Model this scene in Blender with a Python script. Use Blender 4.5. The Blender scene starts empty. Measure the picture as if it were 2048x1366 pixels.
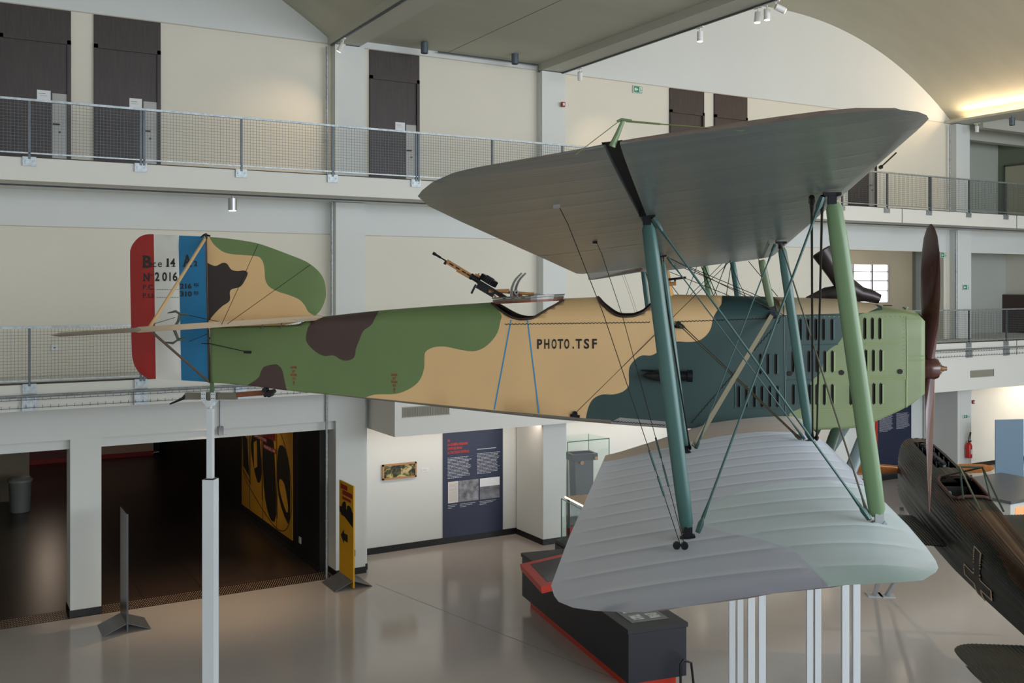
import bpy, bmesh, math, random
from mathutils import Vector, Matrix
from mathutils.geometry import delaunay_2d_cdt
random.seed(7)
C = bpy.context.scene.collection
PI = math.pi
# ------------------------------------------------------------------ camera, world, light
FPX, CX, HY = 1978.0, 1024.0, 573.0
CAMZ = 6.4
cam = bpy.data.cameras.new('camera'); camo = bpy.data.objects.new('camera', cam); C.objects.link(camo)
cam.sensor_width = 36; cam.lens = FPX / 2048 * 36; cam.shift_y = -(683 - HY) / 2048
cam.clip_start = .05; cam.clip_end = 300
camo.location = (0, 0, CAMZ); camo.rotation_euler = (PI / 2, 0, -PI / 6)
bpy.context.scene.camera = camo
vs = bpy.context.scene.view_settings
vs.view_transform = 'Standard'; vs.look = 'None'; vs.gamma = 1; vs.exposure = 0.68; vs.use_curve_mapping = False
w = bpy.data.worlds.new('world'); bpy.context.scene.world = w; w.use_nodes = True
bgn = w.node_tree.nodes['Background']; bgn.inputs[0].default_value = (.84, .92, 1, 1); bgn.inputs[1].default_value = 1.05

def area(name, loc, rot, sx, sy, power, col):
    l = bpy.data.lights.new(name, 'AREA'); l.shape = 'RECTANGLE'; l.size = sx; l.size_y = sy
    l.energy = power; l.color = col
    o = bpy.data.objects.new(name, l); C.objects.link(o); o.location = loc; o.rotation_euler = rot
    return o
def point(name, loc, power, col, r=.1):
    l = bpy.data.lights.new(name, 'POINT'); l.energy = power; l.color = col; l.shadow_soft_size = r
    o = bpy.data.objects.new(name, l); C.objects.link(o); o.location = loc; return o
def spot(name, loc, tgt, power, col, ang=70, blend=.8, r=.06):
    l = bpy.data.lights.new(name, 'SPOT'); l.energy = power; l.color = col; l.spot_size = math.radians(ang); l.spot_blend = blend; l.shadow_soft_size = r
    o = bpy.data.objects.new(name, l); C.objects.link(o); o.location = loc
    o.rotation_euler = (Vector(tgt) - Vector(loc)).to_track_quat('-Z', 'Y').to_euler(); return o
# tall windows of the opposite facade, behind the visitor
area('facade_daylight', (17, -13, 8.2), (math.radians(80), 0, math.radians(8)), 32, 7, 2500, (.9, .95, 1))
WARM = (1, .72, .45)
area('cove_strip', (28.66, 6.5, 11.84), (0, math.radians(104), 0), .1, 28, 620, WARM)
area('ground_wash', (16.5, 21.0, 3.05), (math.radians(38), 0, 0), 16, .3, 60, (1, .83, .68))
spot('wall_spot', (7.55, 19.6, 11.2), (6.1, 21.1, 9.4), 45, WARM, 75, 1)
spot('wall_spot_far', (13.9, 19.4, 11.2), (15.0, 21.1, 9.5), 30, WARM, 70, 1)
point('gallery_room_light', (31.5, 25, 7.6), 40, (1, .85, .7), .5)
point('dark_hall_light', (3, 35, 3.0), 22, (1, .78, .6), .4)
spot('mural_spot', (3.5, 24.5, 3.3), (7.3, 25.3, 1.8), 60, (1, .85, .6), 80, 1)
for sx_, sy_ in ((4.7, 20.9), (16.0, 12.2)):
    spot('downlight_beam', (sx_, sy_ - .8, 4.1 if sx_ < 10 else 10.5), (sx_, sy_ - .5, 0), 190 if sx_ < 10 else 300, WARM, 90 if sx_ < 10 else 70, 1)

# ------------------------------------------------------------------ materials
def lin(c):
    return tuple(((v / 255) / 12.92 if v / 255 <= .04045 else ((v / 255 + .055) / 1.055) ** 2.4) for v in c)
MATS = {}
def mat(name, rgb, rough=.6, metal=0, noise=0, scale=3, bump=0, bscale=40, emit=0, spec=.5, stretch=None, coat=0, sheen=0):
    if name in MATS: return MATS[name]
    m = bpy.data.materials.new(name); m.use_nodes = True; nt = m.node_tree; b = nt.nodes['Principled BSDF']
    c = lin(rgb); b.inputs['Base Color'].default_value = (*c, 1)
    b.inputs['Roughness'].default_value = rough; b.inputs['Metallic'].default_value = metal
    b.inputs['Specular IOR Level'].default_value = spec
    if sheen: b.inputs['Sheen Weight'].default_value = sheen; b.inputs['Sheen Roughness'].default_value = .45; b.inputs['Sheen Tint'].default_value = (.82, .9, 1, 1)
    if coat: b.inputs['Coat Weight'].default_value = coat; b.inputs['Coat Roughness'].default_value = .24; b.inputs['Coat IOR'].default_value = 1.7
    if emit: b.inputs['Emission Color'].default_value = (*c, 1); b.inputs['Emission Strength'].default_value = emit
    if noise or bump:
        tc = nt.nodes.new('ShaderNodeTexCoord'); src = tc.outputs['Object']
        if stretch:
            mp = nt.nodes.new('ShaderNodeMapping'); mp.inputs['Scale'].default_value = stretch
            nt.links.new(src, mp.inputs[0]); src = mp.outputs[0]
    if noise:
        n = nt.nodes.new('ShaderNodeTexNoise'); n.inputs['Scale'].default_value = scale; n.inputs['Detail'].default_value = 6
        nt.links.new(src, n.inputs['Vector'])
        r = nt.nodes.new('ShaderNodeValToRGB')
        r.color_ramp.elements[0].position = .3; r.color_ramp.elements[1].position = .7
        r.color_ramp.elements[0].color = (*[v * (1 - noise) for v in c], 1)
        r.color_ramp.elements[1].color = (*[min(1, v * (1 + noise)) for v in c], 1)
        nt.links.new(n.outputs['Fac'], r.inputs[0]); nt.links.new(r.outputs[0], b.inputs['Base Color'])
    if bump:
        n2 = nt.nodes.new('ShaderNodeTexNoise'); n2.inputs['Scale'].default_value = bscale; n2.inputs['Detail'].default_value = 4
        nt.links.new(src, n2.inputs['Vector'])
        bp = nt.nodes.new('ShaderNodeBump'); bp.inputs['Strength'].default_value = bump; bp.inputs['Distance'].default_value = .01
        nt.links.new(n2.outputs['Fac'], bp.inputs['Height']); nt.links.new(bp.outputs[0], b.inputs['Normal'])
    MATS[name] = m; return m
def glass(name='vitrine_glass'):
    if name in MATS: return MATS[name]
    m = bpy.data.materials.new(name); m.use_nodes = True; nt = m.node_tree
    out = nt.nodes['Material Output']; nt.nodes.remove(nt.nodes['Principled BSDF'])
    t = nt.nodes.new('ShaderNodeBsdfTransparent'); t.inputs[0].default_value = (.965, .99, .978, 1)
    g = nt.nodes.new('ShaderNodeBsdfGlossy'); g.inputs['Roughness'].default_value = .02
    x = nt.nodes.new('ShaderNodeMixShader')
    x.inputs[0].default_value = .06; nt.links.new(t.outputs[0], x.inputs[1]); nt.links.new(g.outputs[0], x.inputs[2])
    nt.links.new(x.outputs[0], out.inputs[0]); MATS[name] = m; return m
def tiles(name, rgb, grout, size, rough=.25):
    m = bpy.data.materials.new(name); m.use_nodes = True; nt = m.node_tree; b = nt.nodes['Principled BSDF']
    tc = nt.nodes.new('ShaderNodeTexCoord'); br = nt.nodes.new('ShaderNodeTexBrick')
    br.offset = 0; br.inputs['Scale'].default_value = 1; br.inputs['Mortar Size'].default_value = .008
    br.inputs['Brick Width'].default_value = size; br.inputs['Row Height'].default_value = size
    br.inputs['Color1'].default_value = (*lin(rgb), 1); br.inputs['Color2'].default_value = (*[v * 1.25 for v in lin(rgb)], 1)
    br.inputs['Mortar'].default_value = (*lin(grout), 1)
    nt.links.new(tc.outputs['Object'], br.inputs['Vector']); nt.links.new(br.outputs['Color'], b.inputs['Base Color'])
    b.inputs['Roughness'].default_value = rough; MATS[name] = m; return m

WALL = mat('cream_wall', (220, 216, 203), .85, noise=.02, scale=.7)
WHITE = mat('white_wall', (214, 218, 216), .8, noise=.015, scale=.6)
CEIL = mat('ceiling_paint', (180, 180, 166), .8, noise=.05, scale=.8, bump=.15, bscale=3, stretch=(.5, 2, 1))
BEAMM = mat('beam_paint', (186, 186, 176), .8)
DKWOOD = mat('dark_wood', (50, 40, 38), .45, noise=.25, scale=4, stretch=(6, 6, .6))
BLACK = mat('black_base', (14, 14, 15), .5)
GALV = mat('galvanized', (158, 166, 170), .45, .75, noise=.2, scale=18)
GALVD = mat('galvanized_dark', (96, 104, 110), .5, .6, noise=.15, scale=12)
TAN = mat('tan_fabric', (222, 186, 136), .5, noise=.025, scale=2.2, bump=.08, bscale=9)
GREEN = mat('green_fabric', (106, 130, 84), .5, noise=.04, scale=2.2, bump=.08, bscale=9)
BROWN = mat('brown_fabric', (74, 58, 56), .5, noise=.04, scale=2.2)
FBROWN = mat('fin_brown', (50, 42, 44), .5)
TEAL = mat('teal_fabric', (48, 72, 73), .45, noise=.05, scale=2.2, bump=.1, bscale=8)
LGREEN = mat('pale_green_metal', (122, 137, 98), .42, noise=.05, scale=3, bump=.06, bscale=14)
DGREY = mat('grey_lacing', (112, 108, 98), .6)
SILVER = mat('aluminium', (176, 180, 184), .35, .8)
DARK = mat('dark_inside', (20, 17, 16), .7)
BMET = mat('blued_metal', (44, 46, 52), .35, .7, noise=.2, scale=14)
BRASS = mat('wood_tan', (176, 128, 80), .45, noise=.25, scale=8, stretch=(1, 6, 6))
RWOOD = mat('red_wood', (120, 66, 44), .4, noise=.2, scale=9, stretch=(1, 5, 5))
STEAL = mat('strut_teal', (68, 104, 101), .32, noise=.06, scale=2, bump=.05, bscale=6)
SGREEN = mat('strut_green', (104, 131, 96), .32, noise=.05, scale=2)
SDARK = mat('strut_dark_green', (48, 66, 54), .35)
WIRET = mat('wire_teal', (62, 92, 90), .4, .2)
WIREB = mat('wire_black', (30, 30, 28), .4, .4)
WIREG = mat('wire_grey', (120, 120, 108), .5, .3)
RED = mat('rudder_red', (150, 26, 26), .4)
RWHITE = mat('rudder_white', (212, 212, 208), .4)
RBLUE = mat('rudder_blue', (14, 110, 158), .4)
INK = mat('black_paint', (32, 32, 34), .5)
INKR = mat('red_paint', (150, 62, 42), .5)
BLINE = mat('blue_line', (52, 142, 196), .5)
UNDER = mat('wing_underside', (100, 108, 106), .3, noise=.12, scale=1.6, stretch=(.5, 9, 1), bump=.22, bscale=5)
WMAUVE = mat('wing_mauve', (132, 128, 142), .4, noise=.03, scale=1.6, sheen=.72)
WGREEN = mat('wing_green', (138, 160, 150), .4, noise=.03, scale=1.6, sheen=.72)
WTAN = mat('wing_tan', (216, 184, 152), .42, sheen=.25)
POSTW = mat('white_post', (205, 212, 218), .4)
MAHOG = mat('mahogany', (74, 34, 28), .22, noise=.2, scale=3, stretch=(8, 8, .7), coat=.4)
PLIGHT = mat('orange_wood', (170, 104, 48), .3, noise=.35, scale=5, stretch=(14, 14, 1))
JDARK = mat('corrugated_dark', (32, 37, 34), .42, .35, noise=.35, scale=1.3)
JBROWN = mat('corrugated_brown', (72, 52, 38), .42, .35, noise=.3, scale=1.6)
NAVY = mat('navy_panel', (30, 38, 66), .4)
ORED = mat('orange_red', (196, 50, 26), .4)
PLINTH = mat('black_plinth', (36, 37, 42), .5)
PAPER = mat('paper', (225, 228, 232), .6)
LAMPW = mat('lamp_white', (232, 232, 230), .4)
LAMPG = mat('lamp_grey', (92, 104, 114), .4, .3)
EMW = mat('lamp_glow', (255, 228, 190), .5, emit=8)
EXIT = mat('exit_green', (20, 140, 96), .5)
YEL = mat('yellow_print', (214, 160, 20), .5)
MYEL = mat('mural_yellow', (210, 150, 40), .6, noise=.15, scale=.9)
BRED = mat('banner_red', (150, 34, 30), .6)
SLATE = mat('slate_board', (96, 98, 102), .35)
BBLUE = mat('pale_blue_board', (120, 146, 168), .5)

# ------------------------------------------------------------------ mesh helpers
class MB:
    def __init__(s): s.v = []; s.f = []; s.m = []
    def add(s, vs, fs, mi=0):
        b = len(s.v); s.v += [tuple(p) for p in vs]
        for f in fs: s.f.append([b + i for i in f]); s.m.append(mi)
    def box(s, x0, x1, y0, y1, z0, z1, mi=0):
        v = [(x, y, z) for x in (x0, x1) for y in (y0, y1) for z in (z0, z1)]
        s.add(v, [(0, 1, 3, 2), (4, 6, 7, 5), (0, 4, 5, 1), (2, 3, 7, 6), (0, 2, 6, 4), (1, 5, 7, 3)], mi)
    def obox(s, p, q, wdt, th, up=(0, 0, 1), mi=0):        # box beam from p to q
        p = Vector(p); q = Vector(q); d = (q - p).normalized(); u = Vector(up)
        a = d.cross(u)
        if a.length < 1e-4: a = d.cross(Vector((1, 0, 0)))
        a.normalize(); b = a.cross(d).normalized()
        v = [e + a * (sa * wdt / 2) + b * (sb * th / 2) for e in (p, q) for sa, sb in ((-1, -1), (1, -1), (1, 1), (-1, 1))]
        s.add(v, [(0, 1, 2, 3), (7, 6, 5, 4), (0, 4, 5, 1), (1, 5, 6, 2), (2, 6, 7, 3), (3, 7, 4, 0)], mi)
    def tube(s, pts, r, n=8, mi=0, cap=True, ell=None):
        pts = [Vector(p) for p in pts]; k = len(pts); rr = r if isinstance(r, (list, tuple)) else [r] * k
        rings = []; prev = None
        for i, p in enumerate(pts):
            d = (pts[min(i + 1, k - 1)] - pts[max(i - 1, 0)]).normalized()
            a = d.cross(Vector((0, 0, 1))) if prev is None else prev - d * prev.dot(d)
            if a.length < 1e-3: a = d.cross(Vector((1, 0, 0)))
            a.normalize(); prev = a; b = d.cross(a)
            e = ell or (1, 1)
            rings.append([p + a * (math.cos(2 * PI * j / n) * rr[i] * e[0]) + b * (math.sin(2 * PI * j / n) * rr[i] * e[1]) for j in range(n)])
        vs = [v for rg in rings for v in rg]; fs = []
        for i in range(k - 1):
            for j in range(n): fs.append((i * n + j, i * n + (j + 1) % n, (i + 1) * n + (j + 1) % n, (i + 1) * n + j))
        if cap: fs.append(tuple(range(n - 1, -1, -1))); fs.append(tuple((k - 1) * n + j for j in range(n)))
        s.add(vs, fs, mi)
    def foil(s, p, q, chord, th, cdir, mi=0, taper=.12):    # streamlined strut p->q, chord along cdir
        p = Vector(p); q = Vector(q); d = (q - p).normalized(); c = Vector(cdir); c = (c - d * c.dot(d)).normalized(); b = d.cross(c)
        n = 14; rings = []
        for t, sc in ((0, .6), (.02, .9), (.12, 1), (.5, 1.04), (.88, 1), (.98, .9), (1, .6)):
            e = p.lerp(q, t)
            rings.append([e + c * (math.cos(2 * PI * j / n) * chord / 2 * sc) + b * (math.sin(2 * PI * j / n) * th / 2 * sc * (1 + .35 * math.cos(2 * PI * j / n))) for j in range(n)])
        vs = [v for rg in rings for v in rg]; fs = []
        for i in range(len(rings) - 1):
            for j in range(n): fs.append((i * n + j, i * n + (j + 1) % n, (i + 1) * n + (j + 1) % n, (i + 1) * n + j))
        fs.append(tuple(range(n - 1, -1, -1))); fs.append(tuple((len(rings) - 1) * n + j for j in range(n)))
        s.add(vs, fs, mi)
    def lathe(s, c, prof, n=16, mi=0, axis='z'):
        vs = []; fs = []; k = len(prof)
        for r, h in prof:
            for j in range(n):
                a = 2 * PI * j / n; x, y = r * math.cos(a), r * math.sin(a)
                vs.append({'z': (c[0] + x, c[1] + y, c[2] + h), 'x': (c[0] + h, c[1] + x, c[2] + y), 'y': (c[0] + x, c[1] + h, c[2] + y)}[axis])
        for i in range(k - 1):
            for j in range(n): fs.append((i * n + j, i * n + (j + 1) % n, (i + 1) * n + (j + 1) % n, (i + 1) * n + j))
        fs.append(tuple(range(n - 1, -1, -1))); fs.append(tuple((k - 1) * n + j for j in range(n)))
        s.add(vs, fs, mi)
    def prism(s, poly, fn0, fn1, mi=0):                     # poly 2D, mapped by fn0 / fn1 to the two faces
        n = len(poly); vs = [fn0(*p) for p in poly] + [fn1(*p) for p in poly]
        s.add(vs, [tuple(range(n)), tuple(range(2 * n - 1, n - 1, -1))] + [(i, n + i, n + (i + 1) % n, (i + 1) % n) for i in range(n)], mi)
    def build(s, name, mats, parent=None, smooth=False, loc=None):
        me = bpy.data.meshes.new(name); me.from_pydata(s.v, [], s.f)
        if not isinstance(mats, (list, tuple)): mats = [mats]
        for m in mats: me.materials.append(m)
        me.polygons.foreach_set('material_index', s.m)
        bm = bmesh.new(); bm.from_mesh(me); bmesh.ops.recalc_face_normals(bm, faces=bm.faces); bm.to_mesh(me); bm.free()
        if smooth:
            me.polygons.foreach_set('use_smooth', [True] * len(me.polygons))
            try: me.set_sharp_from_angle(angle=math.radians(smooth if smooth > 1 else 40))
            except Exception: pass
        me.update(); o = bpy.data.objects.new(name, me); C.objects.link(o)
        if parent: o.parent = parent
        if loc: o.location = loc
        return o
def tag(o, label, cat, group=None, kind=None):
    o['label'] = label; o['category'] = cat
    if group: o['group'] = group
    if kind: o['kind'] = kind
    return o
def empty(name, loc, rz, label, cat, group=None):
    o = bpy.data.objects.new(name, None); C.objects.link(o); o.location = loc; o.rotation_euler = (0, 0, rz)
    o.empty_display_size = .2
    return tag(o, label, cat, group)
def struct(name, mb, m, smooth=False, parent=None):
    o = mb.build(name, m, parent, smooth)
    if parent is None: o['kind'] = 'structure'
    return o
def copy_tree(o, parent=None):
    c = o.copy(); C.objects.link(c); c.parent = parent
    for ch in [x for x in bpy.data.objects if x.parent == o]: copy_tree(ch, c)
    return c
def text2d(s, size, bold=0, cond=1, spacing=1, depth=False):
    cu = bpy.data.curves.new('t', 'FONT'); cu.body = s; cu.size = size; cu.offset = bold; cu.space_character = spacing
    cu.resolution_u = 4
    ob = bpy.data.objects.new('t', cu); C.objects.link(ob)
    dg = bpy.context.evaluated_depsgraph_get(); dg.update(); me = bpy.data.meshes.new_from_object(ob.evaluated_get(dg))
    vs = [(v.co.x * cond, v.co.y) for v in me.vertices]; fs = [tuple(p.vertices) for p in me.polygons]
    bpy.data.objects.remove(ob); bpy.data.curves.remove(cu); bpy.data.meshes.remove(me)
    return vs, fs
def text_width(s, size, **k):
    v, f = text2d(s, size, **k); return max(x for x, y in v) if v else 0
def put_text(mb, s, size, fn, x0=0, y0=0, width=None, bold=0, mi=0, cond=1, spacing=1):
    v, f = text2d(s, size, bold, cond, spacing)
    if not v: return
    mn = min(x for x, y in v); mx = max(x for x, y in v); k = width / (mx - mn) if width else 1
    mb.add([fn(x0 + (x - (mn if width else 0)) * k, y0 + y) for x, y in v], f, mi)
def pip(x, y, poly):
    c = False; n = len(poly); j = n - 1
    for i in range(n):
        xi, yi = poly[i]; xj, yj = poly[j]
        if (yi > y) != (yj > y) and x < (xj - xi) * (y - yi) / (yj - yi) + xi: c = not c
        j = i
    return c
def smooth_poly(pts, sub=4, closed=True):
    n = len(pts); out = []
    for i in range(n if closed else n - 1):
        p = [pts[(i + k - 1) % n] if closed else pts[max(0, min(n - 1, i + k - 1))] for k in range(4)]
        for s_ in range(sub):
            t = s_ / sub
            out.append(tuple(.5 * ((2 * p[1][a]) + (-p[0][a] + p[2][a]) * t + (2 * p[0][a] - 5 * p[1][a] + 4 * p[2][a] - p[3][a]) * t * t + (-p[0][a] + 3 * p[1][a] - 3 * p[2][a] + p[3][a]) * t ** 3) for a in (0, 1)))
    if not closed: out.append(pts[-1])
    return out
def cdt(outline, grid, polys, holes=()):
    """outline polygon, extra points, polys=[(pts, mi)], holes -> (points, [(tri, mi)])"""
    vs = []; es = []
    for pl in [outline] + [p for p, m in polys] + list(holes):
        b = len(vs); vs += [Vector(p) for p in pl]; es += [(b + i, b + (i + 1) % len(pl)) for i in range(len(pl))]
    vs += [Vector(g) for g in grid if pip(g[0], g[1], outline)]
    r = delaunay_2d_cdt(vs, es, [], 0, 1e-4)
    pts = [tuple(p) for p in r[0]]; out = []
    for f in r[2]:
        cx = sum(pts[i][0] for i in f) / len(f); cy = sum(pts[i][1] for i in f) / len(f)
        if not pip(cx, cy, outline) or any(pip(cx, cy, h) for h in holes): continue
        mi = 0
        for p, m in polys:
            if pip(cx, cy, p): mi = m
        out.append((tuple(f), mi))
    return pts, out
def interp(tab, x):
    if x <= tab[0][0]: return tab[0][1]
    for (a, b), (c, d) in zip(tab, tab[1:]):
        if x <= c: return b + (d - b) * (x - a) / (c - a)
    return tab[-1][1]

# world point on a plane Y = const (wall) seen at an image point of the survey
def wy(px, py, Y):
    a = (px - CX) / FPX; X = .5 + .8660254 * a; Yf = .8660254 - .5 * a; t = Y / Yf
    return (X * t, Y, CAMZ + (HY - py) / FPX * t)

# ------------------------------------------------------------------ building
def wall_holes(name, y, th, x0, x1, z0, z1, holes, m, mi2=None, zsplit=None):
    """wall in XZ with rectangular openings; zsplit: above that height second material"""
    xs = sorted({x0, x1} | {h[0] for h in holes} | {h[1] for h in holes}); zs = sorted({z0, z1} | {h[2] for h in holes} | {h[3] for h in holes} | ({zsplit} if zsplit else set()))
    mb = MB()
    for a, b in zip(xs, xs[1:]):
        if a < x0 - 1e-6 or b > x1 + 1e-6: continue
        for c, d in zip(zs, zs[1:]):
            if c < z0 or d > z1: continue
            mx, mz = (a + b) / 2, (c + d) / 2
            if any(h[0] < mx < h[1] and h[2] < mz < h[3] for h in holes): continue
            mb.box(a, b, y, y + th, c, d, 1 if (zsplit and mz > zsplit) else 0)
    return struct(name, mb, m)
F = mat('floor_resin', (184, 176, 170), .13, noise=.045, scale=.35, bump=.12, bscale=1.2, coat=.0, spec=.6)
mb = MB(); mb.box(-12, 36, -14, 20.75, -.2, 0); mb.box(7.5, 36, 20.75, 24, -.2, 0)
struct('floor', mb, F)
mb = MB()
for (p, q) in (((3.6, 3, .0005), (14.2, 9, .0005)), ((8.1, 19.9, .0005), (10.4, 9.0, .0005))): mb.obox(p, q, .012, .001)
struct('trim_1', mb, mat('floor_joint', (120, 112, 104), .6))
mb = MB(); mb.box(-12, 7.5, 21.35, 40, -.2, -.001)
struct('floor_gallery', mb, tiles('dark_tiles', (66, 54, 48), (30, 25, 22), 1.2, .3))
# studded metal threshold
mb = MB(); mb.box(-12, 7.5, 20.75, 21.35, -.2, -.001)
for i in range(0, 190):
    x = -2.0 + i * .05
    for j in range(5): mb.obox((x, 20.8 + j * .11, .001), (x + .03, 20.86 + j * .11, .001), .016, .006, mi=1)
struct('trim_2', mb, [mat('threshold_dark', (58, 46, 40), .4, .3), mat('threshold_stud', (206, 178, 152), .35, .5)])
mb = MB(); mb.box(-12, -11.8, -14, 21.1, 0, 12); struct('wall_light_block_left', mb, WALL)  # unseen wall added to keep ambient light off the left side
mb = MB(); mb.box(-12, -1, -14.2, -14, 0, 12); struct('wall_light_block_behind', mb, WALL)  # partial unseen wall added behind the camera to darken the left of the hall
# columns
cols = [(2.16, 2.72), (7.53, 8.22), (12.9, 13.58), (18.27, 18.95), (23.1, 23.72), (28.9, 29.6)]
for i, (a, b) in enumerate(cols):
    mb = MB()
    mb.box(a, b, 20.8, 22.1 if i > 1 else 21.4, 0.12, 3.44 if i == 0 else 4.19)
    if i in (1, 2, 5): mb.box(a, b, 20.8, 21.2, 4.69, 8.26)
    if i in (1, 2, 5): mb.box(a, b, 20.85, 21.3, 8.6, 11.75)
    mb.box(a - .015, b + .015, 20.78, 22.11 if i > 1 else 21.42, 0, .14, 1)
    struct('wall_column.%03d' % i if i else 'wall_column', mb, [WHITE, BLACK])
# slabs
for nm, z0, z1, xs0 in (('floor_mezzanine', 4.2, 4.68, -6), ('floor_upper_gallery', 8.27, 8.69, -6)):
    mb = MB(); mb.box(xs0, 34.7, 19.4, 24.2, z0, z1); mb.box(xs0, 34.7, 19.39, 19.6, z1 - .012, z1 + .004, 1)
    for x in (10.0, 24.4, 29.9): mb.box(x, x + .012, 19.388, 19.41, z0, z1, 1)
    struct(nm, mb, [mat('slab_paint', (222, 222, 216), .75), mat('slab_edge', (60, 58, 52), .7)])
# ground level wall above the dark hall opening (beam + lintel), bulkhead
mb = MB(); mb.box(-6, 7.53, 20.8, 21.3, 3.44, 4.2); mb.box(-6, 7.53, 20.95, 21.3, 3.24, 3.44)
struct('wall_lintel', mb, WHITE)
mb = MB(); mb.box(8.34, 34.7, 19.42, 21.2, 3.2, 4.2)
struct('ceiling_bulkhead', mb, mat('bulkhead_paint', (224, 224, 220), .75))
for i, (px0, px1, py0, py1) in enumerate(((805, 898, 815, 835), (1941, 1987, 741, 753))):
    a = wy(px0, (py0 + py1) / 2, 19.42); b = wy(px1, (py0 + py1) / 2, 19.42); zc = (wy(px0, py0, 19.42)[2] + wy(px0, py1, 19.42)[2]) / 2
    if i: zc = a[2] - .02
    mb = MB(); mb.box(a[0], b[0], 19.405, 19.42, zc - .1, zc + .1, 1)
    n = int((b[0] - a[0]) / .022)
    for k in range(n): mb.box(a[0] + k * .022, a[0] + k * .022 + .011, 19.398, 19.405, zc - .1, zc + .1)
    mb.box(a[0] - .015, b[0] + .015, 19.395, 19.406, zc + .1, zc + .115); mb.box(a[0] - .015, b[0] + .015, 19.395, 19.406, zc - .115, zc - .1)
    tag(mb.build('ventilation_grille', [mat('grille_beige', (176, 172, 158), .5), DARK]), ('slatted beige ventilation grille on white bulkhead above the painting', 'slatted beige ventilation grille on white bulkhead right of the propeller')[i], 'vent')
# ground back walls
struct('wall_ground', (lambda m: (m.box(8.22, 34.7, 22.15, 22.35, 0, 4.2), m)[1])(MB()), WHITE)
mb = MB(); mb.box(8.22, 34.7, 22.12, 22.15, 0, .15); struct('baseboard_back', mb, BLACK)
mb = MB(); mb.box(34.7, 34.9, -2, 24.4, 0, 12.2)
struct('wall_right', mb, WALL)
mb = MB(); mb.box(34.67, 34.7, 2, 22.15, 0, .15); struct('baseboard_right', mb, BLACK)
# dark hall behind the left opening
blk = mat('black_wall', (12, 12, 13), .6)
mb = MB(); mb.box(7.33, 7.53, 21.3, 40, 0, 3.6); struct('wall_dark_hall_right', mb, blk)
mb = MB(); mb.box(-10.2, -10, 21.3, 40, 0, 3.6); struct('wall_dark_hall_left', mb, blk)
mb = MB(); mb.box(-10.2, 7.53, 40, 40.2, 0, 3.6); mb.box(-2, 4.9, 39.4, 40, 0.16, 3.5, 1); mb.box(4.9, 7.0, 39.4, 40, .16, 3.5, 2); mb.box(-3, 7.0, 39.35, 40, 0, .16, 3)
struct('wall_dark_hall_back', mb, [blk, mat('dark_red_wall', (96, 16, 14), .5), mat('pinkish_wall', (190, 160, 140), .7), BRED])
mb = MB(); mb.box(-10.2, 7.53, 21.3, 40.2, 3.5, 3.7); struct('ceiling_dark_hall', mb, blk)
mb = MB(); mb.box(.62, 2.3, 33, 34.2, 0, 3.5); struct('wall_inner_column', mb, mat('taupe_column', (150, 138, 118), .7))
mb = MB(); mb.box(7.31, 7.33, 21.35, 40, 0, .14); struct('baseboard_dark_hall', mb, BLACK)
mb = MB(); mb.box(8.22, 8.34, 21.0, 22.15, 0, 4.2); mb.box(8.21, 8.35, 20.99, 22.15, 0, .14, 1)
struct('wall_pilaster', mb, [WHITE, BLACK])
# level 1 wall with openings
wall_holes('wall_middle', 21.1, .25, -10, 34.7, 4.68, 8.27, [(23.75, 28.6, 4.68, 7.53), (29.6, 34.7, 4.68, 7.53)], [WALL, WHITE], None, 7.56)
wall_holes('wall_upper', 21.1, .25, -10, 28.95, 8.69, 14.8, [], [WALL, WHITE], None, 11.8)
mb = MB(); mb.box(-10, 28.95, 21.088, 21.1, 11.79, 11.81); struct('trim_3', mb, mat('moulding', (186, 180, 164), .7))
mb = MB(); mb.box(-10, 23.7, 21.088, 21.1, 7.552, 7.568); struct('trim_4', mb, MATS['moulding'])
# upper right recess and level 1 rooms
mb = MB(); mb.box(29.6, 34.7, 23.2, 23.4, 8.69, 12.2); struct('wall_recess_upper', mb, mat('grey_green_wall', (176, 182, 172), .8))
mb = MB(); mb.box(28.95, 29.6, 21.1, 23.4, 8.69, 12.2); struct('wall_recess_side', mb, WHITE)
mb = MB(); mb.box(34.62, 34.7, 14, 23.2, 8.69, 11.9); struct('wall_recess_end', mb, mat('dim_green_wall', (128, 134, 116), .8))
mb = MB(); mb.box(34.55, 34.62, 17.5, 22.9, 8.69, 10.9); mb.box(34.54, 34.56, 22.86, 22.9, 8.69, 10.94, 1); mb.box(34.54, 34.56, 17.5, 22.9, 10.88, 10.94, 1)
dr = struct('door_1', mb, [mat('cabinet_door', (186, 182, 158), .6), mat('door_edge', (90, 90, 80), .6)])
mb = MB(); mb.add([(34.53, 21.35, 10.05), (34.53, 21.0, 10.05), (34.53, 21.18, 10.35)], [(0, 1, 2)])
tag(mb.build('warning_sign', mat('sign_yellow', (214, 196, 30), .5)), 'small yellow warning triangle on the grey door of the upper recess', 'sign')
mb = MB(); mb.box(29.6, 34.7, 22.95, 23.1, 4.68, 8.2, 0); mb.box(29.6, 34.7, 21.35, 22.95, 7.75, 7.9, 0)
struct('wall_recess_middle', mb, mat('grey_wall', (180, 184, 178), .8))
mb = MB(); mb.box(34.5, 34.7, 16, 22.95, 4.68, 6.1, 0); struct('trim_5', mb, mat('brown_dado', (70, 54, 50), .6))
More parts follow.
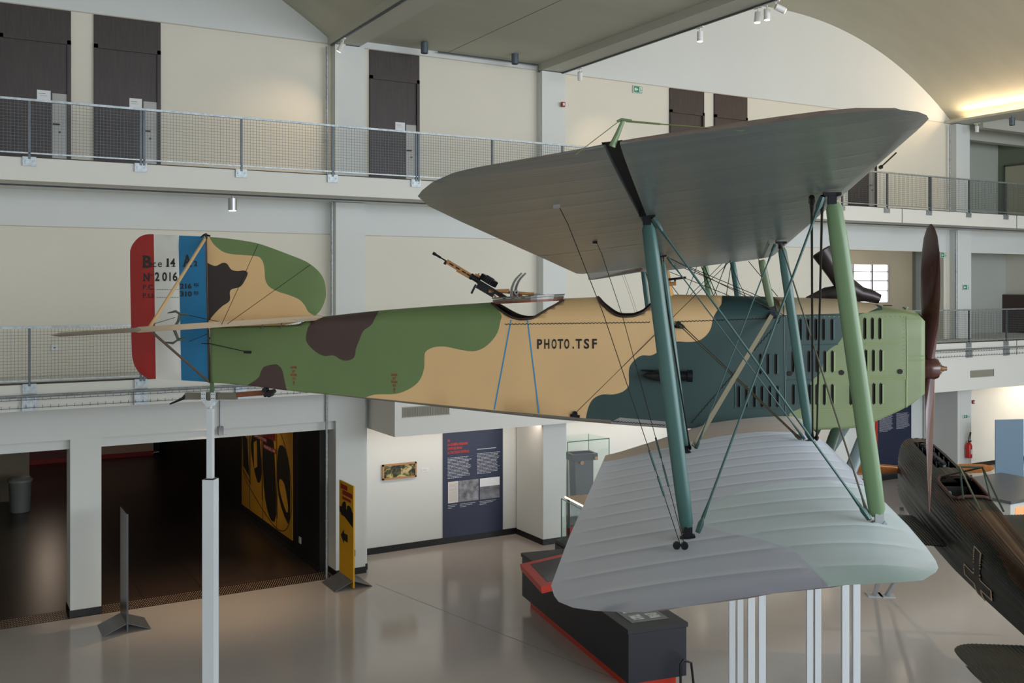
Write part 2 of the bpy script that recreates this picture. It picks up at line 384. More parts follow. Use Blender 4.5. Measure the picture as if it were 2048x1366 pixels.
# middle gallery room with window
mb = MB(); mb.box(20, 36, 27.9, 28.1, 4.68, 5.75); mb.box(20, 36, 27.9, 28.1, 7.3, 8.27); mb.box(20, 31.0, 27.9, 28.1, 5.75, 7.3); mb.box(34.3, 36, 27.9, 28.1, 5.75, 7.3)
struct('wall_room_back', mb, WALL)
mb = MB(); mb.box(20, 20.2, 21.35, 28, 4.68, 8.27); mb.box(35.8, 36, 23.2, 28, 4.68, 8.27); struct('wall_room_sides', mb, WALL)
mb = MB(); mb.box(20, 36, 21.35, 28.1, 8.0, 8.27); struct('ceiling_room', mb, CEIL)
mb = MB(); mb.box(20, 36, 24.2, 28.1, 4.5, 4.68); struct('floor_room', mb, F)
mb = MB()
mb.box(31.0, 34.3, 27.98, 28.0, 5.75, 7.3, 1)
for x in (32.1, 33.25): mb.box(x, x + .08, 27.9, 27.98, 5.75, 7.3)
for z in (6.2, 6.62, 7.0): mb.box(31, 34.3, 27.92, 27.98, z, z + .035)
for x in (31.0, 34.25): mb.box(x, x + .05, 27.9, 27.98, 5.75, 7.3)
struct('window_1', mb, [mat('window_bar', (150, 150, 156), .5), mat('bright_sky_pane', (250, 252, 255), .5, emit=2.2)])
# ceiling: vaults, flat bays, beams
def vault(name, xa, xb):
    xc = (xa + xb) / 2; h = (xb - xa) / 2; rise = 2.6; R = (h * h + rise * rise) / (2 * rise); zc = 11.9 + rise - R
    mb = MB(); n = 40; a0 = math.asin(h / R); vs = []; fs = []
    for i in range(n + 1):
        a = -a0 + 2 * a0 * i / n
        for y in (-14, 21.2):
            for rr in (R, R + .15): vs.append((xc + rr * math.sin(a), y, zc + rr * math.cos(a)))
    for i in range(n):
        b = i * 4; c = b + 4
        fs += [(b, c, c + 2, b + 2), (b + 1, b + 3, c + 3, c + 1), (b, b + 1, c + 1, c), (b + 2, c + 2, c + 3, b + 3)]
    mb.add(vs, fs); struct(name, mb, CEIL, True)
vault('ceiling_vault', 13.5, 28.95); vault('ceiling_vault_left', -8.4, 7.5)
mb = MB(); mb.box(8.0, 13.0, -14, 21.2, 11.95, 12.1); mb.box(10.4, 10.412, -14, 21.1, 11.945, 11.95, 1); struct('ceiling_flat', mb, [CEIL, mat('ceiling_joint', (120, 118, 108), .8)])
mb = MB(); mb.box(29.5, 36, -14, 23.4, 11.98, 12.1); mb.box(29.5, 34.7, 20.3, 20.6, 11.6, 12); mb.box(29.5, 34.7, 21.8, 22.1, 11.5, 12); struct('ceiling_flat_right', mb, BEAMM)
for i, (a, b) in enumerate(((7.45, 8.12), (12.9, 13.55), (28.9, 29.55))):
    mb = MB(); mb.box(a, b, -14, 21.15, 11.77, 12.15)
    if i == 2: mb.box(28.62, 28.9, -14, 21.1, 11.77, 11.8); mb.box(28.62, 28.64, -14, 21.1, 11.8, 11.84)
    struct('ceiling_beam.%03d' % i if i else 'ceiling_beam', mb, BEAMM)
mb = MB(); mb.box(-12, -10, -14, 21.2, 11.9, 12.1); mb.box(-8.5, -7.9, -14, 21.15, 11.77, 12.15); struct('ceiling_edge_left', mb, BEAMM)

# doors of the upper gallery
doors = [(.95, 2.2), (2.62, 3.88), (8.43, 9.66), (17.1, 18.3), (18.68, 19.9), (24.07, 25.3)]
dlab = ['leftmost', 'second from the left', 'right of the corner column with the lit spotlight', 'left one of the pair above the upper wing', 'right one of the pair above the upper wing', 'rightmost, half hidden behind the wing tip']
dlab2 = ['at the far left edge', 'left of the long railing bay', 'by the corner column']
for i, (a, b) in enumerate(doors):
    mb = MB(); y = 21.1
    mb.box(a, b, y - .05, y, 11.18, 11.78); mb.box(a, a + .07, y - .07, y, 8.69, 11.2); mb.box(b - .07, b, y - .07, y, 8.69, 11.2); mb.box(a, b, y - .07, y, 11.12, 11.2)
    o = struct('door_%d' % (i + 2), mb, DKWOOD)
    m2 = MB(); m2.box(a + .07, b - .07, y - .03, y, 8.7, 11.12); lf = m2.build('door_leaf', DKWOOD, o)
    m2 = MB(); m2.box(b - .33, b - .07, y - .034, y - .03, 8.72, 10.15); m2.build('steel_plate', mat('plate_grey', (150, 150, 146), .4, .3), o)
    m2 = MB(); m2.tube([(b - .32, y - .06, 9.55), (b - .2, y - .06, 9.55)], .012); m2.tube([(b - .2, y - .06, 9.4), (b - .2, y - .035, 9.4)], .02); m2.build('door_handle', BMET, o)
    if i < 3:
        m2 = MB(); m2.box(b - .60, b - .36, y - .036, y - .031, 10.0, 10.19); m2.box(b - .57, b - .45, y - .038, y - .036, 10.12, 10.13, 1); m2.box(b - .55, b - .42, y - .038, y - .036, 10.08, 10.085, 1)
        tag(m2.build('paper_notice', [PAPER, mat('grey_print', (120, 124, 130), .6)]), 'white notice on the dark upper door ' + dlab2[i], 'notice')

# railings
def railing(nm, zf, label):
    root = empty(nm, (0, 19.36, zf), 0, label, 'railing')
    m = MB(); m.box(-2.4, 34.6, -.03, .03, .98, 1.02); m.build('handrail', GALV, root)
    m = MB(); m.box(-2.4, 34.6, -.012, .012, .05, .075); m.build('bottom_rail', GALV, root)
    k0 = -2; post = None; pan = None
    for k in range(k0, 18):
        x = 1.35 + 1.865 * k
        if post is None:
            m = MB(); m.box(-.02, .02, -.012, .03, -.04, .98); post = m.build('post', GALVD, root); post.location = (x, 0, 0)
            m = MB(); m.box(-.11, .11, .0, .035, -.16, .0); m.lathe((-.07, -.001, -.08), [(.014, 0), (.014, -.012)], 8, 0, 'y'); m.lathe((.07, -.001, -.08), [(.014, 0), (.014, -.012)], 8, 0, 'y')
            br = m.build('bracket', GALV, post)
            m = MB(); L = 1.865; n = 32
            for i in range(1, n): m.box(i * L / n - .0022, i * L / n + .0022, .0, .005, .07, .98)
            for i in range(1, 16): m.box(0, L, -.005, .0, .07 + i * .0565, .0744 + i * .0565)
            pan = m.build('mesh_panel', GALVD, root); pan.location = (x, 0, 0)
        else:
            c = post.copy(); C.objects.link(c); c.parent = root; c.location = (x, 0, 0)
            b = br.copy(); C.objects.link(b); b.parent = c
            if k < 17: c = pan.copy(); C.objects.link(c); c.parent = root; c.location = (x, 0, 0)
        if k % 3 == 1:
            c = post.copy(); C.objects.link(c); c.parent = root; c.location = (x + .06, 0, 0)
    return root
railing('upper_railing', 8.69, 'galvanised mesh railing along the upper gallery edge')
railing('middle_railing', 4.68, 'galvanised mesh railing on the middle gallery behind the tail')
# cable tray on the lower slab
root = empty('cable_tray', (0, 19.3, 4.35), 0, 'galvanised wire cable tray running along the middle gallery slab', 'cable tray')
m = MB()
for z in (-.09, .05): m.box(-6, 34.6, -.004, .004, z, z + .01)
for i in range(290): x = -3 + i * .13; m.box(x, x + .008, -.02, .06, -.095, -.087); m.box(x, x + .008, -.02, -.012, -.095, -.04); m.box(x, x + .008, -.02, -.012, .05, .09)
m.build('wire_basket', GALVD, root)
m = MB(); m.tube([(-6, .0, .12), (34.6, .0, .12)], .028); m.build('conduit', GALV, root)
for k in range(-2, 18):
    x = 1.35 + 1.865 * k; m = MB(); m.box(x - .12, x + .12, .03, .09, -.14, .15); m.build('tray_bracket', GALV, root)
# conduits
for i, pts in enumerate((((7.3, 20.75, .0), (7.3, 20.75, 4.2)), ((7.42, 20.75, 4.75), (7.42, 20.75, 8.25)), ((7.38, 20.95, 8.7), (7.38, 20.95, 11.7)), ((28.72, 20.95, 8.7), (28.72, 20.95, 11.7)), ((28.75, 20.75, 4.7), (28.75, 20.75, 8.2)))):
    m = MB(); m.tube(pts, .028, 10)
    for f in (.3, .62): z = pts[0][2] + (pts[1][2] - pts[0][2]) * f; m.tube([(pts[0][0], pts[0][1], z), (pts[0][0], pts[0][1], z + .04)], .036, 10)
    tag(m.build('conduit_pipe', GALV, None, True), 'vertical steel conduit beside the ' + ('left lit column at ground level', 'left corner column at the middle gallery', 'left corner column at the upper gallery', 'far right column at the upper gallery', 'far right column at the middle gallery')[i], 'pipe')
for i, (z, y0) in enumerate(((8.22, 19.75), (11.9, 20.95))):
    m = MB(); m.tube([(-6 if i == 0 else 10.1, y0, z), (34.5 if i == 0 else 12.85, y0, z)] + ([] if i == 0 else [(12.86, y0, 11.74), (13.5, 20.9, 11.72)]), .018, 6)
    tag(m.build('ceiling_conduit', GALVD), ('thin conduit under the upper gallery slab', 'thin conduit along the flat ceiling by two grey downlights')[i], 'pipe')

# ------------------------------------------------------------------ lamps
def downlight(px, py, Y, mtl, lit, label, r=.085, h=.24):
    p = wy(px, py, Y); root = empty('cylinder_downlight', (p[0], p[1], p[2]), 0, label, 'lamp', 'cylinder downlights')
    m = MB(); m.lathe((0, 0, 0), [(r, -h / 2), (r, h / 2)], 20); m.build('lamp_housing', mtl, root, True)
    m = MB(); m.lathe((0, 0, 0), [(r * .8, -h / 2 - .006), (r * .8, -h / 2)], 20); m.build('lens', EMW if lit else DARK, root)
    m = MB(); m.tube([(0, 0, h / 2), (0, 0, h / 2 + .05)], .02); m.build('stem', mtl, root)
downlight(465, 409, 19.7, SILVER, True, 'lit silver cylinder downlight under the upper gallery above the tail fin')
downlight(849, 96, 20.4, LAMPG, False, 'grey cylinder downlight on the flat ceiling, left of the two')
downlight(1030, 118, 20.4, LAMPG, False, 'grey cylinder downlight on the flat ceiling, right of the two')
downlight(2024, 243, 19.0, LAMPG, False, 'grey cylinder downlight at the right edge over the upper recess')
downlight(1858, 462, 19.9, SILVER, True, 'silver cylinder downlight just behind the propeller tip', .08, .2)
def spotlight(loc, aim, label, lit=True):
    loc = (loc[0], loc[1], 11.632)
    root = empty('track_spotlight', loc, 0, label, 'lamp', 'white track spotlights')
    d = Vector(aim).normalized(); m = MB(); m.tube([Vector((0, 0, 0)), d * .2], .06, 16); m.build('lamp_housing', LAMPW, root, True)
    m = MB(); m.tube([d * .2, d * .206], .05, 16); m.build('lens', EMW if lit else mat('dead_lens', (120, 100, 80), .3), root)
    m = MB(); m.tube([Vector((0, 0, .08)), d * .04], .012); m.box(-.02, .02, -.1, .1, .075, .1); m.build('arm', LAMPW, root)
def beam_pt(px, py, X):      # point on the plane X = const
    a = (px - CX) / FPX; rx = .5 + .8660254 * a; ry = .8660254 - .5 * a; t = X / rx
    return (X, ry * t, CAMZ + (HY - py) / FPX * t)
spotlight(beam_pt(687, 83, 7.5), (-.35, .5, -.8), 'lit white track spotlight at the left corner column')
spotlight(beam_pt(1160, 145 , 13.5), (.2, .3, -.8), 'unlit white spotlight at the beam end above the wing, nearest the exit sign', False)
spotlight(beam_pt(1400, 64, 13.5), (0, 0, -1), 'lit white spotlight hanging alone right of the exit sign')
spotlight(beam_pt(1516, 24, 13.5), (-.1, 0, -1), 'lit white spotlight, left of the three at the top edge')
spotlight(beam_pt(1534, 18, 13.5), (0, 0, -1), 'lit white spotlight, middle of the three at the top edge')
spotlight(beam_pt(1551, 12, 13.5), (.8, -.3, -.35), 'white spotlight turned to the right, last of the three at the top edge')
spotlight(beam_pt(1954, 240, 29.3), (0, 0, -1), 'white spotlight by the far right column of the upper recess', False)
for i, x in enumerate((7.5, 13.5)):
    m = MB(); m.box(x - .02, x + .02, -5, 21, 11.735, 11.768); tag(m.build('lighting_track', GALVD), ('thin lighting track under the left ceiling beam', 'thin lighting track under the right ceiling beam')[i], 'track')
m = MB(); p = wy(1965, 277, 22.2); m.tube([(p[0] - .5, 22.2, p[2] + .05), (p[0] + .6, 22.2, p[2] + .05)], .07, 12); m.tube([(p[0] - .56, 22.2, p[2] + .05), (p[0] - .5, 22.2, p[2] + .05)], .08, 12, 1); m.tube([(p[0] + .6, 22.2, p[2] + .05), (p[0] + .66, 22.2, p[2] + .05)], .08, 12, 1)
tag(m.build('tube_light', [mat('tube_pale', (215, 222, 235), .3), GALVD], None, True), 'unlit fluorescent tube fitting under the upper recess ceiling', 'lamp')
m = MB(); m.tube([(34.6, 20.9, 2.2), (34.6, 20.9, 4.1)], .06, 10)
tag(m.build('wall_tube_light', mat('tube_glow', (255, 238, 205), .5, emit=5)), 'glowing vertical tube light on the far right ground wall', 'lamp')
point('tube_glow_light', (34.3, 20.7, 3.0), 55, (1, .8, .6), .15)

# ------------------------------------------------------------------ signs on walls
def exit_sign(x, y, z, w_, h_, label, hang=0):
    root = empty('exit_sign', (x, y, z), 0, label, 'sign', 'green exit signs')
    m = MB(); m.box(0, w_, -.03, 0, 0, h_, 1); m.box(.015, w_ - .015, -.032, -.03, .015, h_ - .015, 0); m.build('panel', [EXIT, PAPER], root)
    m = MB(); yy = -.035; cx, cz = w_ * .27, h_ / 2; s = h_ * .3
    m.add([(cx - s, yy, cz), (cx, yy, cz + s), (cx, yy, cz - s)], [(0, 1, 2)]); m.add([(cx, yy, cz + s * .35), (cx + s, yy, cz + s * .35), (cx + s, yy, cz - s * .35), (cx, yy, cz - s * .35)], [(0, 1, 2, 3)])
    m.box(w_ * .62, w_ * .9, yy, yy + .002, h_ * .15, h_ * .85); m.build('arrow', PAPER, root)
    if hang: m = MB(); m.box(w_ * .45, w_ * .55, -.02, -.005, h_, hang - z); m.build('hanger', GALVD, root)
    m = MB(); m.tube([(w_ * .74, -.037, h_ * .2), (w_ * .78, -.037, h_ * .5), (w_ * .72, -.037, h_ * .7)], .008, 5); m.tube([(w_ * .78, -.037, h_ * .5), (w_ * .86, -.037, h_ * .35)], .007, 5); m.build('running_figure', EXIT, root)
p = wy(1265, 186, 21.1); exit_sign(p[0], 21.08, p[2], .3, .2, 'green exit sign on the upper cream wall left of the door pair')
p = wy(1883, 515, 21.0); exit_sign(p[0] + .08, 21.12, p[2], .3, .17, 'green exit sign hanging just right of the propeller tip', 7.53)
p = wy(1924, 580, 20.8); exit_sign(p[0], 20.79, p[2], .32, .18, 'green exit sign on the far right column at the middle gallery')
p = wy(1925, 837, 20.8); exit_sign(p[0], 20.79, p[2], .32, .12, 'green exit sign on the column above the fire extinguisher')
for i, (px, py) in enumerate(((1122, 209), (1943, 804))):
    p = wy(px, py, 20.8); m = MB(); m.box(p[0], p[0] + .09, 20.74, 20.8, p[2] - .06, p[2] + .06); m.box(p[0] + .02, p[0] + .07, 20.735, 20.74, p[2] - .03, p[2] + .03, 1)
    tag(m.build('fire_alarm_button', [mat('alarm_red', (150, 50, 40), .5), PAPER]), ('small red fire alarm box on the upper column edge', 'small red fire alarm box on the column above the green sign')[i], 'alarm')
m = MB(); m.box(1.85, 1.97, 21.07, 21.1, 5.15, 5.27); m.box(1.89, 1.93, 21.065, 21.07, 5.2, 5.22, 1); tag(m.build('wall_socket', [PAPER, GALVD]), 'white wall socket behind the middle railing left of the tail', 'socket')
p = wy(703, 1115, 20.8); m = MB(); m.box(p[0] - .06, p[0] + .06, 20.72, 20.8, .42, .56); m.tube([(p[0], 20.76, 0), (p[0], 20.76, .42)], .02)
tag(m.build('floor_socket_box', GALVD), 'small grey socket box on a stub pipe by the left column foot', 'socket')
p = wy(440, 860, 20.8); m = MB(); m.box(p[0] - .05, p[0] + .05, 20.7, 20.8, p[2] - .1, p[2] + .08); m.tube([(p[0] - .02, 20.75, p[2]), (p[0] - .02, 20.75, 4.2)], .01, 6)
tag(m.build('switch_box', mat('switch_grey', (110, 118, 128), .5)), 'small grey switch box hanging above the dark hall opening', 'switch')

# picture, panels
p0 = wy(764, 955, 22.12); p1 = wy(832, 955, 22.12)
root = empty('framed_painting', (p0[0], 22.12, 1.75), 0, 'small framed landscape painting of a battlefield on the white ground wall', 'painting')
W_ = p1[0] - p0[0]; m = MB()
for a, b, c, d in ((0, W_, 0, .04), (0, W_, .33, .37), (0, .04, 0, .37), (W_ - .04, W_, 0, .37)): m.box(a, b, -.04, 0, c, d)
m.build('frame', BRASS, root)
cm = mat('painting_canvas', (88, 92, 60), .6); nt = cm.node_tree; n = nt.nodes.new('ShaderNodeTexNoise'); n.inputs['Scale'].default_value = 7; n.inputs['Distortion'].default_value = 1.5
tc = nt.nodes.new('ShaderNodeTexCoord'); nt.links.new(tc.outputs['Object'], n.inputs['Vector']); r = nt.nodes.new('ShaderNodeValToRGB')
for pos, c in ((.35, (30, 32, 28)), (.5, (92, 96, 52)), (.62, (190, 172, 120))):
    e = r.color_ramp.elements.new(pos); e.color = (*lin(c), 1)
r.color_ramp.elements[0].color = (.01, .012, .01, 1); r.color_ramp.elements[-1].color = (*lin((210, 205, 190)), 1)
nt.links.new(n.outputs['Fac'], r.inputs[0]); nt.links.new(r.outputs[0], nt.nodes['Principled BSDF'].inputs['Base Color'])
m = MB(); m.box(.04, W_ - .04, -.02, 0, .04, .33); m.build('canvas', cm, root)
p = wy(843, 955, 22.14); m = MB(); m.box(p[0], p[0] + .2, 22.135, 22.15, 1.85, 1.93); m.box(p[0] + .02, p[0] + .16, 22.133, 22.135, 1.88, 1.885, 1); m.box(p[0] + .02, p[0] + .12, 22.133, 22.135, 1.9, 1.905, 1)
tag(m.build('wall_caption', [PAPER, MATS['grey_print']]), 'small white caption card right of the framed painting', 'label')
def info_panel(x0, x1, label, head, pics, redside):
    root = empty('information_panel', (x0, 22.12, .15), 0, label, 'panel', 'navy information panels'); W = x1 - x0
    m = MB(); m.box(0, W, 0, .03, 0, 3.0)
    if redside: m.box(-.06, 0, -.03, .03, 0, 3.0, 1)
    m.build('board', [NAVY, ORED], root)
    fn = lambda x, z: (x, -.004, z)
    if head:
        m = MB(); z = 2.38
        for s_, wd in (('01', .06), ('LA GUERRE AÉRIENNE', .56), ("S'IMPOSE DANS", .4), ('LA TACTIQUE GÉNÉRALE', .6)):
            put_text(m, s_, .085, fn, .12, z, wd, .002); z -= .1
        m.build('heading', ORED, root)
    for cx0, n, zt in ((.12, 15, 1.98), (.95, 15, 2.02)):
        m = MB()
        for i in range(n):
            L = .55 + .12 * random.random() if i < n - 1 else .4; x = cx0
            while x < cx0 + L:
                wl = .03 + .07 * random.random(); m.box(x, min(x + wl, cx0 + L), -.003, 0, zt - i * .036 - .012, zt - i * .036, 0); x += wl + .012
        m.build('body_text', mat('print_white', (190, 194, 204), .6), root)
    m = MB()
    if pics:
        m.box(.95, 1.5, -.003, 0, 2.12, 2.135)
        for a, b in ((.13, .38), (.46, .9), (1.02, 1.5)):
            if m.v: m.build('caption', mat('print_white', (190, 194, 204)), root); m = MB()
            for i in range(3): m.box(a, a + (b - a) * (1, .8, .4)[i], -.003, 0, .79 - i * .035, .8 - i * .035)
    if m.v: m.build('captions', MATS['print_white'], root)
    if pics:
        for a, b, nm, rgb in ((.13, .42, 'document_picture', (214, 208, 204)), (.44, .99, 'aerial_picture', (128, 130, 136)), (1.03, 1.6, 'airfield_picture', (110, 112, 118))):
            mt = mat(nm, rgb, .6, noise=.0 if 'doc' in nm else .65, scale=6 if 'aer' in nm else 4)
            m = MB(); m.box(a, b, -.006, 0, .85, 1.38)
            if 'air' in nm: m.box(a, b, -.007, -.005, 1.17, 1.38, 1)
            if 'doc' in nm:
                for i in range(14): m.box(a + .03, b - .03, -.007, -.006, .9 + i * .032, .905 + i * .032, 2)
            m.build(nm, [mt, PAPER, MATS['grey_print']], root)
    return root
info_panel(10.8, 12.5, 'navy information panel with red heading and three photographs', True, True, False)
info_panel(26.6, 28.3, 'navy text panel with a red edge, behind the engine cowling', False, False, True)
# mural in the dark hall
root = empty('wall_mural', (7.3, 23.2, .3), 0, 'yellow and black cockpit photo mural on the black side wall', 'mural')
m = MB(); m.box(0, .02, 0, 4.6, 0, 2.95)
for y in (1.25, 2.5, 3.75): m.box(-.003, 0, y, y + .03, 0, 2.95, 1)
m.build('printed_panels', [MYEL, BLACK], root)
g = lambda y, z: (-.006, y, z)
m = MB()
m.prism(smooth_poly([(.15, .6), (.35, .35), (1.1, .9), (1.15, 2.0), (.6, 2.15), (.2, 1.7)], 3), g, lambda y, z: (-.004, y, z))
m.prism(smooth_poly([(1.3, .35), (1.9, .2), (2.4, .9), (2.45, 2.2), (2.0, 2.5), (1.5, 2.1)], 3), g, lambda y, z: (-.004, y, z))
m.prism(smooth_poly([(2.6, 1.2), (3.0, .9), (3.6, 1.6), (3.5, 2.1), (2.9, 2.3)], 3), g, lambda y, z: (-.004, y, z))
m.prism([(3.8, .9), (4.4, 1.1), (4.5, 2.0), (4.0, 1.9)], g, lambda y, z: (-.004, y, z))
m.build('cockpit_image', mat('mural_ink', (22, 18, 14), .6), root)
m = MB(); sh = smooth_poly([(0.05, .7), (.5, .15), (1.5, .05), (3.2, .45), (4.3, .85), (4.55, 1.5), (4.45, 2.1), (3.9, 2.35), (2.9, 2.55), (1.9, 2.7), (1.0, 2.5), (.3, 1.9), (.05, 1.2)], 5)
for a, b in zip(sh, sh[1:] + sh[:1]): m.obox((-.005, a[0], a[1]), (-.005, b[0], b[1]), .03, .004, (1, 0, 0))
for a, b in (((2.55, .5), (2.6, 2.45)), ((3.7, .7), (3.72, 2.3)), ((3.75, .75), (4.45, 1.0)), ((3.75, 2.25), (4.4, 2.0)), ((1.2, .3), (1.25, 2.4))): m.obox((-.005, *a), (-.005, *b), .04, .004, (1, 0, 0))
m.build('airframe_outline', mat('mural_brown', (96, 66, 26), .6), root)
m = MB(); m.prism(smooth_poly([(.3, .75), (.45, .6), (.95, 1.0), (1.0, 1.3), (.6, 1.25)], 3), lambda y, z: (-.008, y, z), lambda y, z: (-.007, y, z)); m.build('window_highlight', MYEL, root); m = MB(); m.prism([(3.0, 1.3), (3.3, 1.2), (3.35, 1.9), (3.05, 2.0)], lambda y, z: (-.008, y, z), lambda y, z: (-.007, y, z)); m.build('window_highlight', MYEL, root)
gt = lambda x, z: (-.012, 4.6 - x, z)
m = MB()
for a, b, c, d in ((1.3, 2.3, 2.55, 2.88), (1.5, 3.25, 2.2, 2.5), (1.3, 2.5, 2.05, 2.17), (2.2, 3.3, 1.88, 2.0)): m.box(-.01, -.008, 4.6 - b, 4.6 - a, c, d)
m.build('title_bands', BRED, root)
m = MB(); put_text(m, 'HISTOIRE', .26, gt, 1.36, 2.62, .88, .004); put_text(m, 'SAINT-EXUPÉRY', .26, gt, 1.56, 2.25, 1.62, .004); m.build('title_text', BLACK, root)
m = MB(); put_text(m, 'EXPOSITION', .09, gt, 1.34, 2.08, 1.1); put_text(m, 'MUSEE DE L AIR', .09, gt, 2.24, 1.91, 1.0); m.build('subtitle_text', PAPER, root)
m = MB(); m.box(7.318, 7.33, 22.6, 22.75, .35, .5); tag(m.build('hall_socket', PAPER), 'white socket low on the black wall right of the mural', 'socket')
# rubbish bin in the dark hall
root = empty('rubbish_bin', (2.0, 32.2, 0), 0, 'grey lidded rubbish bin by the inner column of the dark hall', 'bin')
root.location = (1.95, 31.4, 0)
m = MB(); m.lathe((0, 0, 0), [(.26, 0), (.3, .85)], 20); m.build('body', mat('bin_grey', (120, 124, 118), .5), root, True)
m = MB(); m.lathe((0, 0, .85), [(.33, 0), (.33, .06), (.26, .12)], 20); m.build('lid', mat('bin_lid', (150, 152, 146), .4), root, True)
# machine on the far wall
m = MB(); x = 4.95
m.box(5.2, 6.5, 39.0, 39.2, 3.05, 3.2); m.obox((5.7, 39.1, 3.1), (5.4, 39.1, 2.65), .12, .1); m.box(6.3, 6.5, 39.0, 39.2, 2.8, 3.4); m.obox((5.5, 39.1, 2.7), (5.9, 39.1, 2.55), .1, .1)
tag(m.build('wall_bracket_exhibit', BLACK), 'black metal exhibit mounted on the far wall of the dark hall', 'exhibit')

# standing boards
def board(x, y0, L, H, mt, label, extra=None, rz=0):
    root = empty('standing_board', (x, y0, 0), rz, label, 'sign', 'standing boards')
    m = MB(); m.box(-.015, .015, 0, L, .03, H); m.build('panel', mt, root)
    m = MB()
    for s in (-1, 1):
        a = [(0, .02, .17), (s * .42, .02, 0), (s * .42, L - .02, 0), (0, L - .02, .17)]
        m.prism([(i, 0) for i in range(4)], lambda i, j: a[int(i)], lambda i, j: (a[int(i)][0], a[int(i)][1], a[int(i)][2] + .012))
    m.build('foot', SLATE, root); return root
board(2.98, 19.35, .75, 2.2, mat('dark_board', (58, 60, 64), .3), 'dark standing board seen edge-on, left of the white tail post')
r_ = board(7.55, 19.75, .85, 2.18, YEL, 'yellow standing sign with a black arrow by the left column')
g = lambda u, z: (-.017, .85 - u, z)
m = MB(); m.prism([(.02, 1.62), (.83, 1.62), (.83, 1.3), (.4, 1.42), (.02, 1.5)], g, lambda u, z: (-.0165, .85 - u, z)); m.prism([(.1, 1.2 - .2), (.1 + .0, 1.0), (.3, 1.16), (.3, 1.08), (.52, 1.08), (.52, .92), (.3, .92), (.3, .84)], g, lambda u, z: (-.0165, .85 - u, z)); m.build('arrow_and_image', BLACK, r_)
m = MB()
for a, b, c, d in ((.1, .5, 2.02, 2.12), (.2, .8, 1.9, 2.0), (.2, .7, 1.8, 1.86)): m.box(-.018, -.0165, .85 - b, .85 - a, c, d)
m.build('title_bands', BRED, r_)
m = MB(); m.prism(smooth_poly([(.12, 1.45), (.2, 1.7), (.4, 1.76), (.42, 1.5)], 3), lambda u, z: (-.019, .85 - u, z), lambda u, z: (-.018, .85 - u, z)); m.prism(smooth_poly([(.5, 1.42), (.5, 1.7), (.75, 1.68), (.78, 1.4)], 3), lambda u, z: (-.019, .85 - u, z), lambda u, z: (-.018, .85 - u, z)); m.build('cockpit_image', BLACK, r_)
# pale blue board at right
root = empty('screen_board', (30.0, 19.1, 0), math.radians(-100), 'pale blue blank standing board by the fire extinguisher', 'board', None)
q0 = wy(1950, 936, 19.4); root.location = (29.1, 19.6, 0); root.rotation_euler = (0, 0, math.radians(-20))
m = MB(); m.box(0, 1.0, -.015, .015, .03, 2.15); m.build('panel', BBLUE, root)
m = MB()
for s in (-1, 1): m.add([(0, 0, .15), (0, s * .35, 0), (1.0, s * .35, 0), (1.0, 0, .15)], [(0, 1, 2, 3)])
m.build('foot', SLATE, root)
# fire extinguisher
root = empty('fire_extinguisher', (29.15, 20.62, 0), 0, 'red fire extinguisher mounted on the right column', 'fire extinguisher')
p = wy(1938, 907, 20.66); root.location = (p[0], 20.66, 0)
m = MB(); m.lathe((0, 0, .75), [(.03, 0), (.1, .02), (.1, .42), (.07, .5), (.03, .53)], 16); m.build('cylinder', mat('extinguisher_red', (190, 24, 22), .3), root, True)
m = MB(); m.box(-.03, .1, -.02, .02, 1.28, 1.33); m.tube([(-.02, 0, 1.3), (-.08, -.05, 1.45), (-.02, -.06, 1.62), (.06, -.03, 1.6), (.04, 0, 1.36)], .014, 6); m.build('hose', BLACK, root)
m = MB(); m.box(-.05, .05, -.106, -.1, .9, 1.05); m.build('label_plate', PAPER, root)

# ------------------------------------------------------------------ display plinths
PR = math.radians(-10)
root = empty('display_plinth', (9.25, 12.4, 0), PR, 'long black display plinth with red base under the lower wing', 'plinth')
m = MB(); m.box(0, 1.02, 0, 4.7, .22, .99); m.box(1.02, 2.5, 3.5, 5.45, .22, .99); m.build('body', mat('plinth_dark', (24, 26, 38), .45), root)
m = MB(); m.box(-.02, 1.04, -.02, 4.72, 1.0, 1.07); m.box(1.04, 2.52, 3.48, 5.47, 1.0, 1.07); m.build('worktop', PLINTH, root)
m = MB(); m.box(.14, .9, .12, 4.6, 0, .22); m.box(.9, 2.3, 3.7, 5.3, 0, .22); m.build('base', ORED, root)
m = MB(); m.box(.18, .84, .25, 1.75, 1.07, 1.078); m.build('photo_table', mat('photo_grey', (112, 116, 114), .4), root)
m = MB()
for i in range(4):
    for j in range(2): m.box(.26 + j * .3, .26 + j * .3 + .2, .35 + i * .34, .35 + i * .34 + .2, 1.078, 1.083)
m.build('photographs', mat('photo_prints', (205, 208, 210), .5, noise=.7, scale=12), root)
# red framed touch screen
root = empty('touch_screen_console', (9.25, 15.0, 1.07), PR, 'orange-red tilted touch screen console on the black plinth', 'screen')
root.location = (9.0, 14.55, 1.09); root.rotation_euler = (0, math.radians(-9), math.radians(-16))
m = MB(); m.box(0, 1.25, 0, 1.45, 0, .12); m.build('frame', ORED, root)
m = MB(); m.box(.16, 1.09, .16, 1.29, .12, .125); m.build('screen', mat('screen_dark', (38, 36, 52), .15), root)
root = empty('tube_stand', (10.05, 12.05, 0), PR, 'small black tube stand on a floor plate by the plinth end', 'stand')
m = MB(); m.tube([(-.05, 0, .012), (-.05, 0, .5), (.0, 0, .56), (.14, 0, .5), (.2, 0, .012)], .02, 8); m.build('tube', BLACK, root, True)
m = MB(); m.box(-.12, .62, -.25, .2, 0, .012); m.build('floor_plate', BLACK, root)
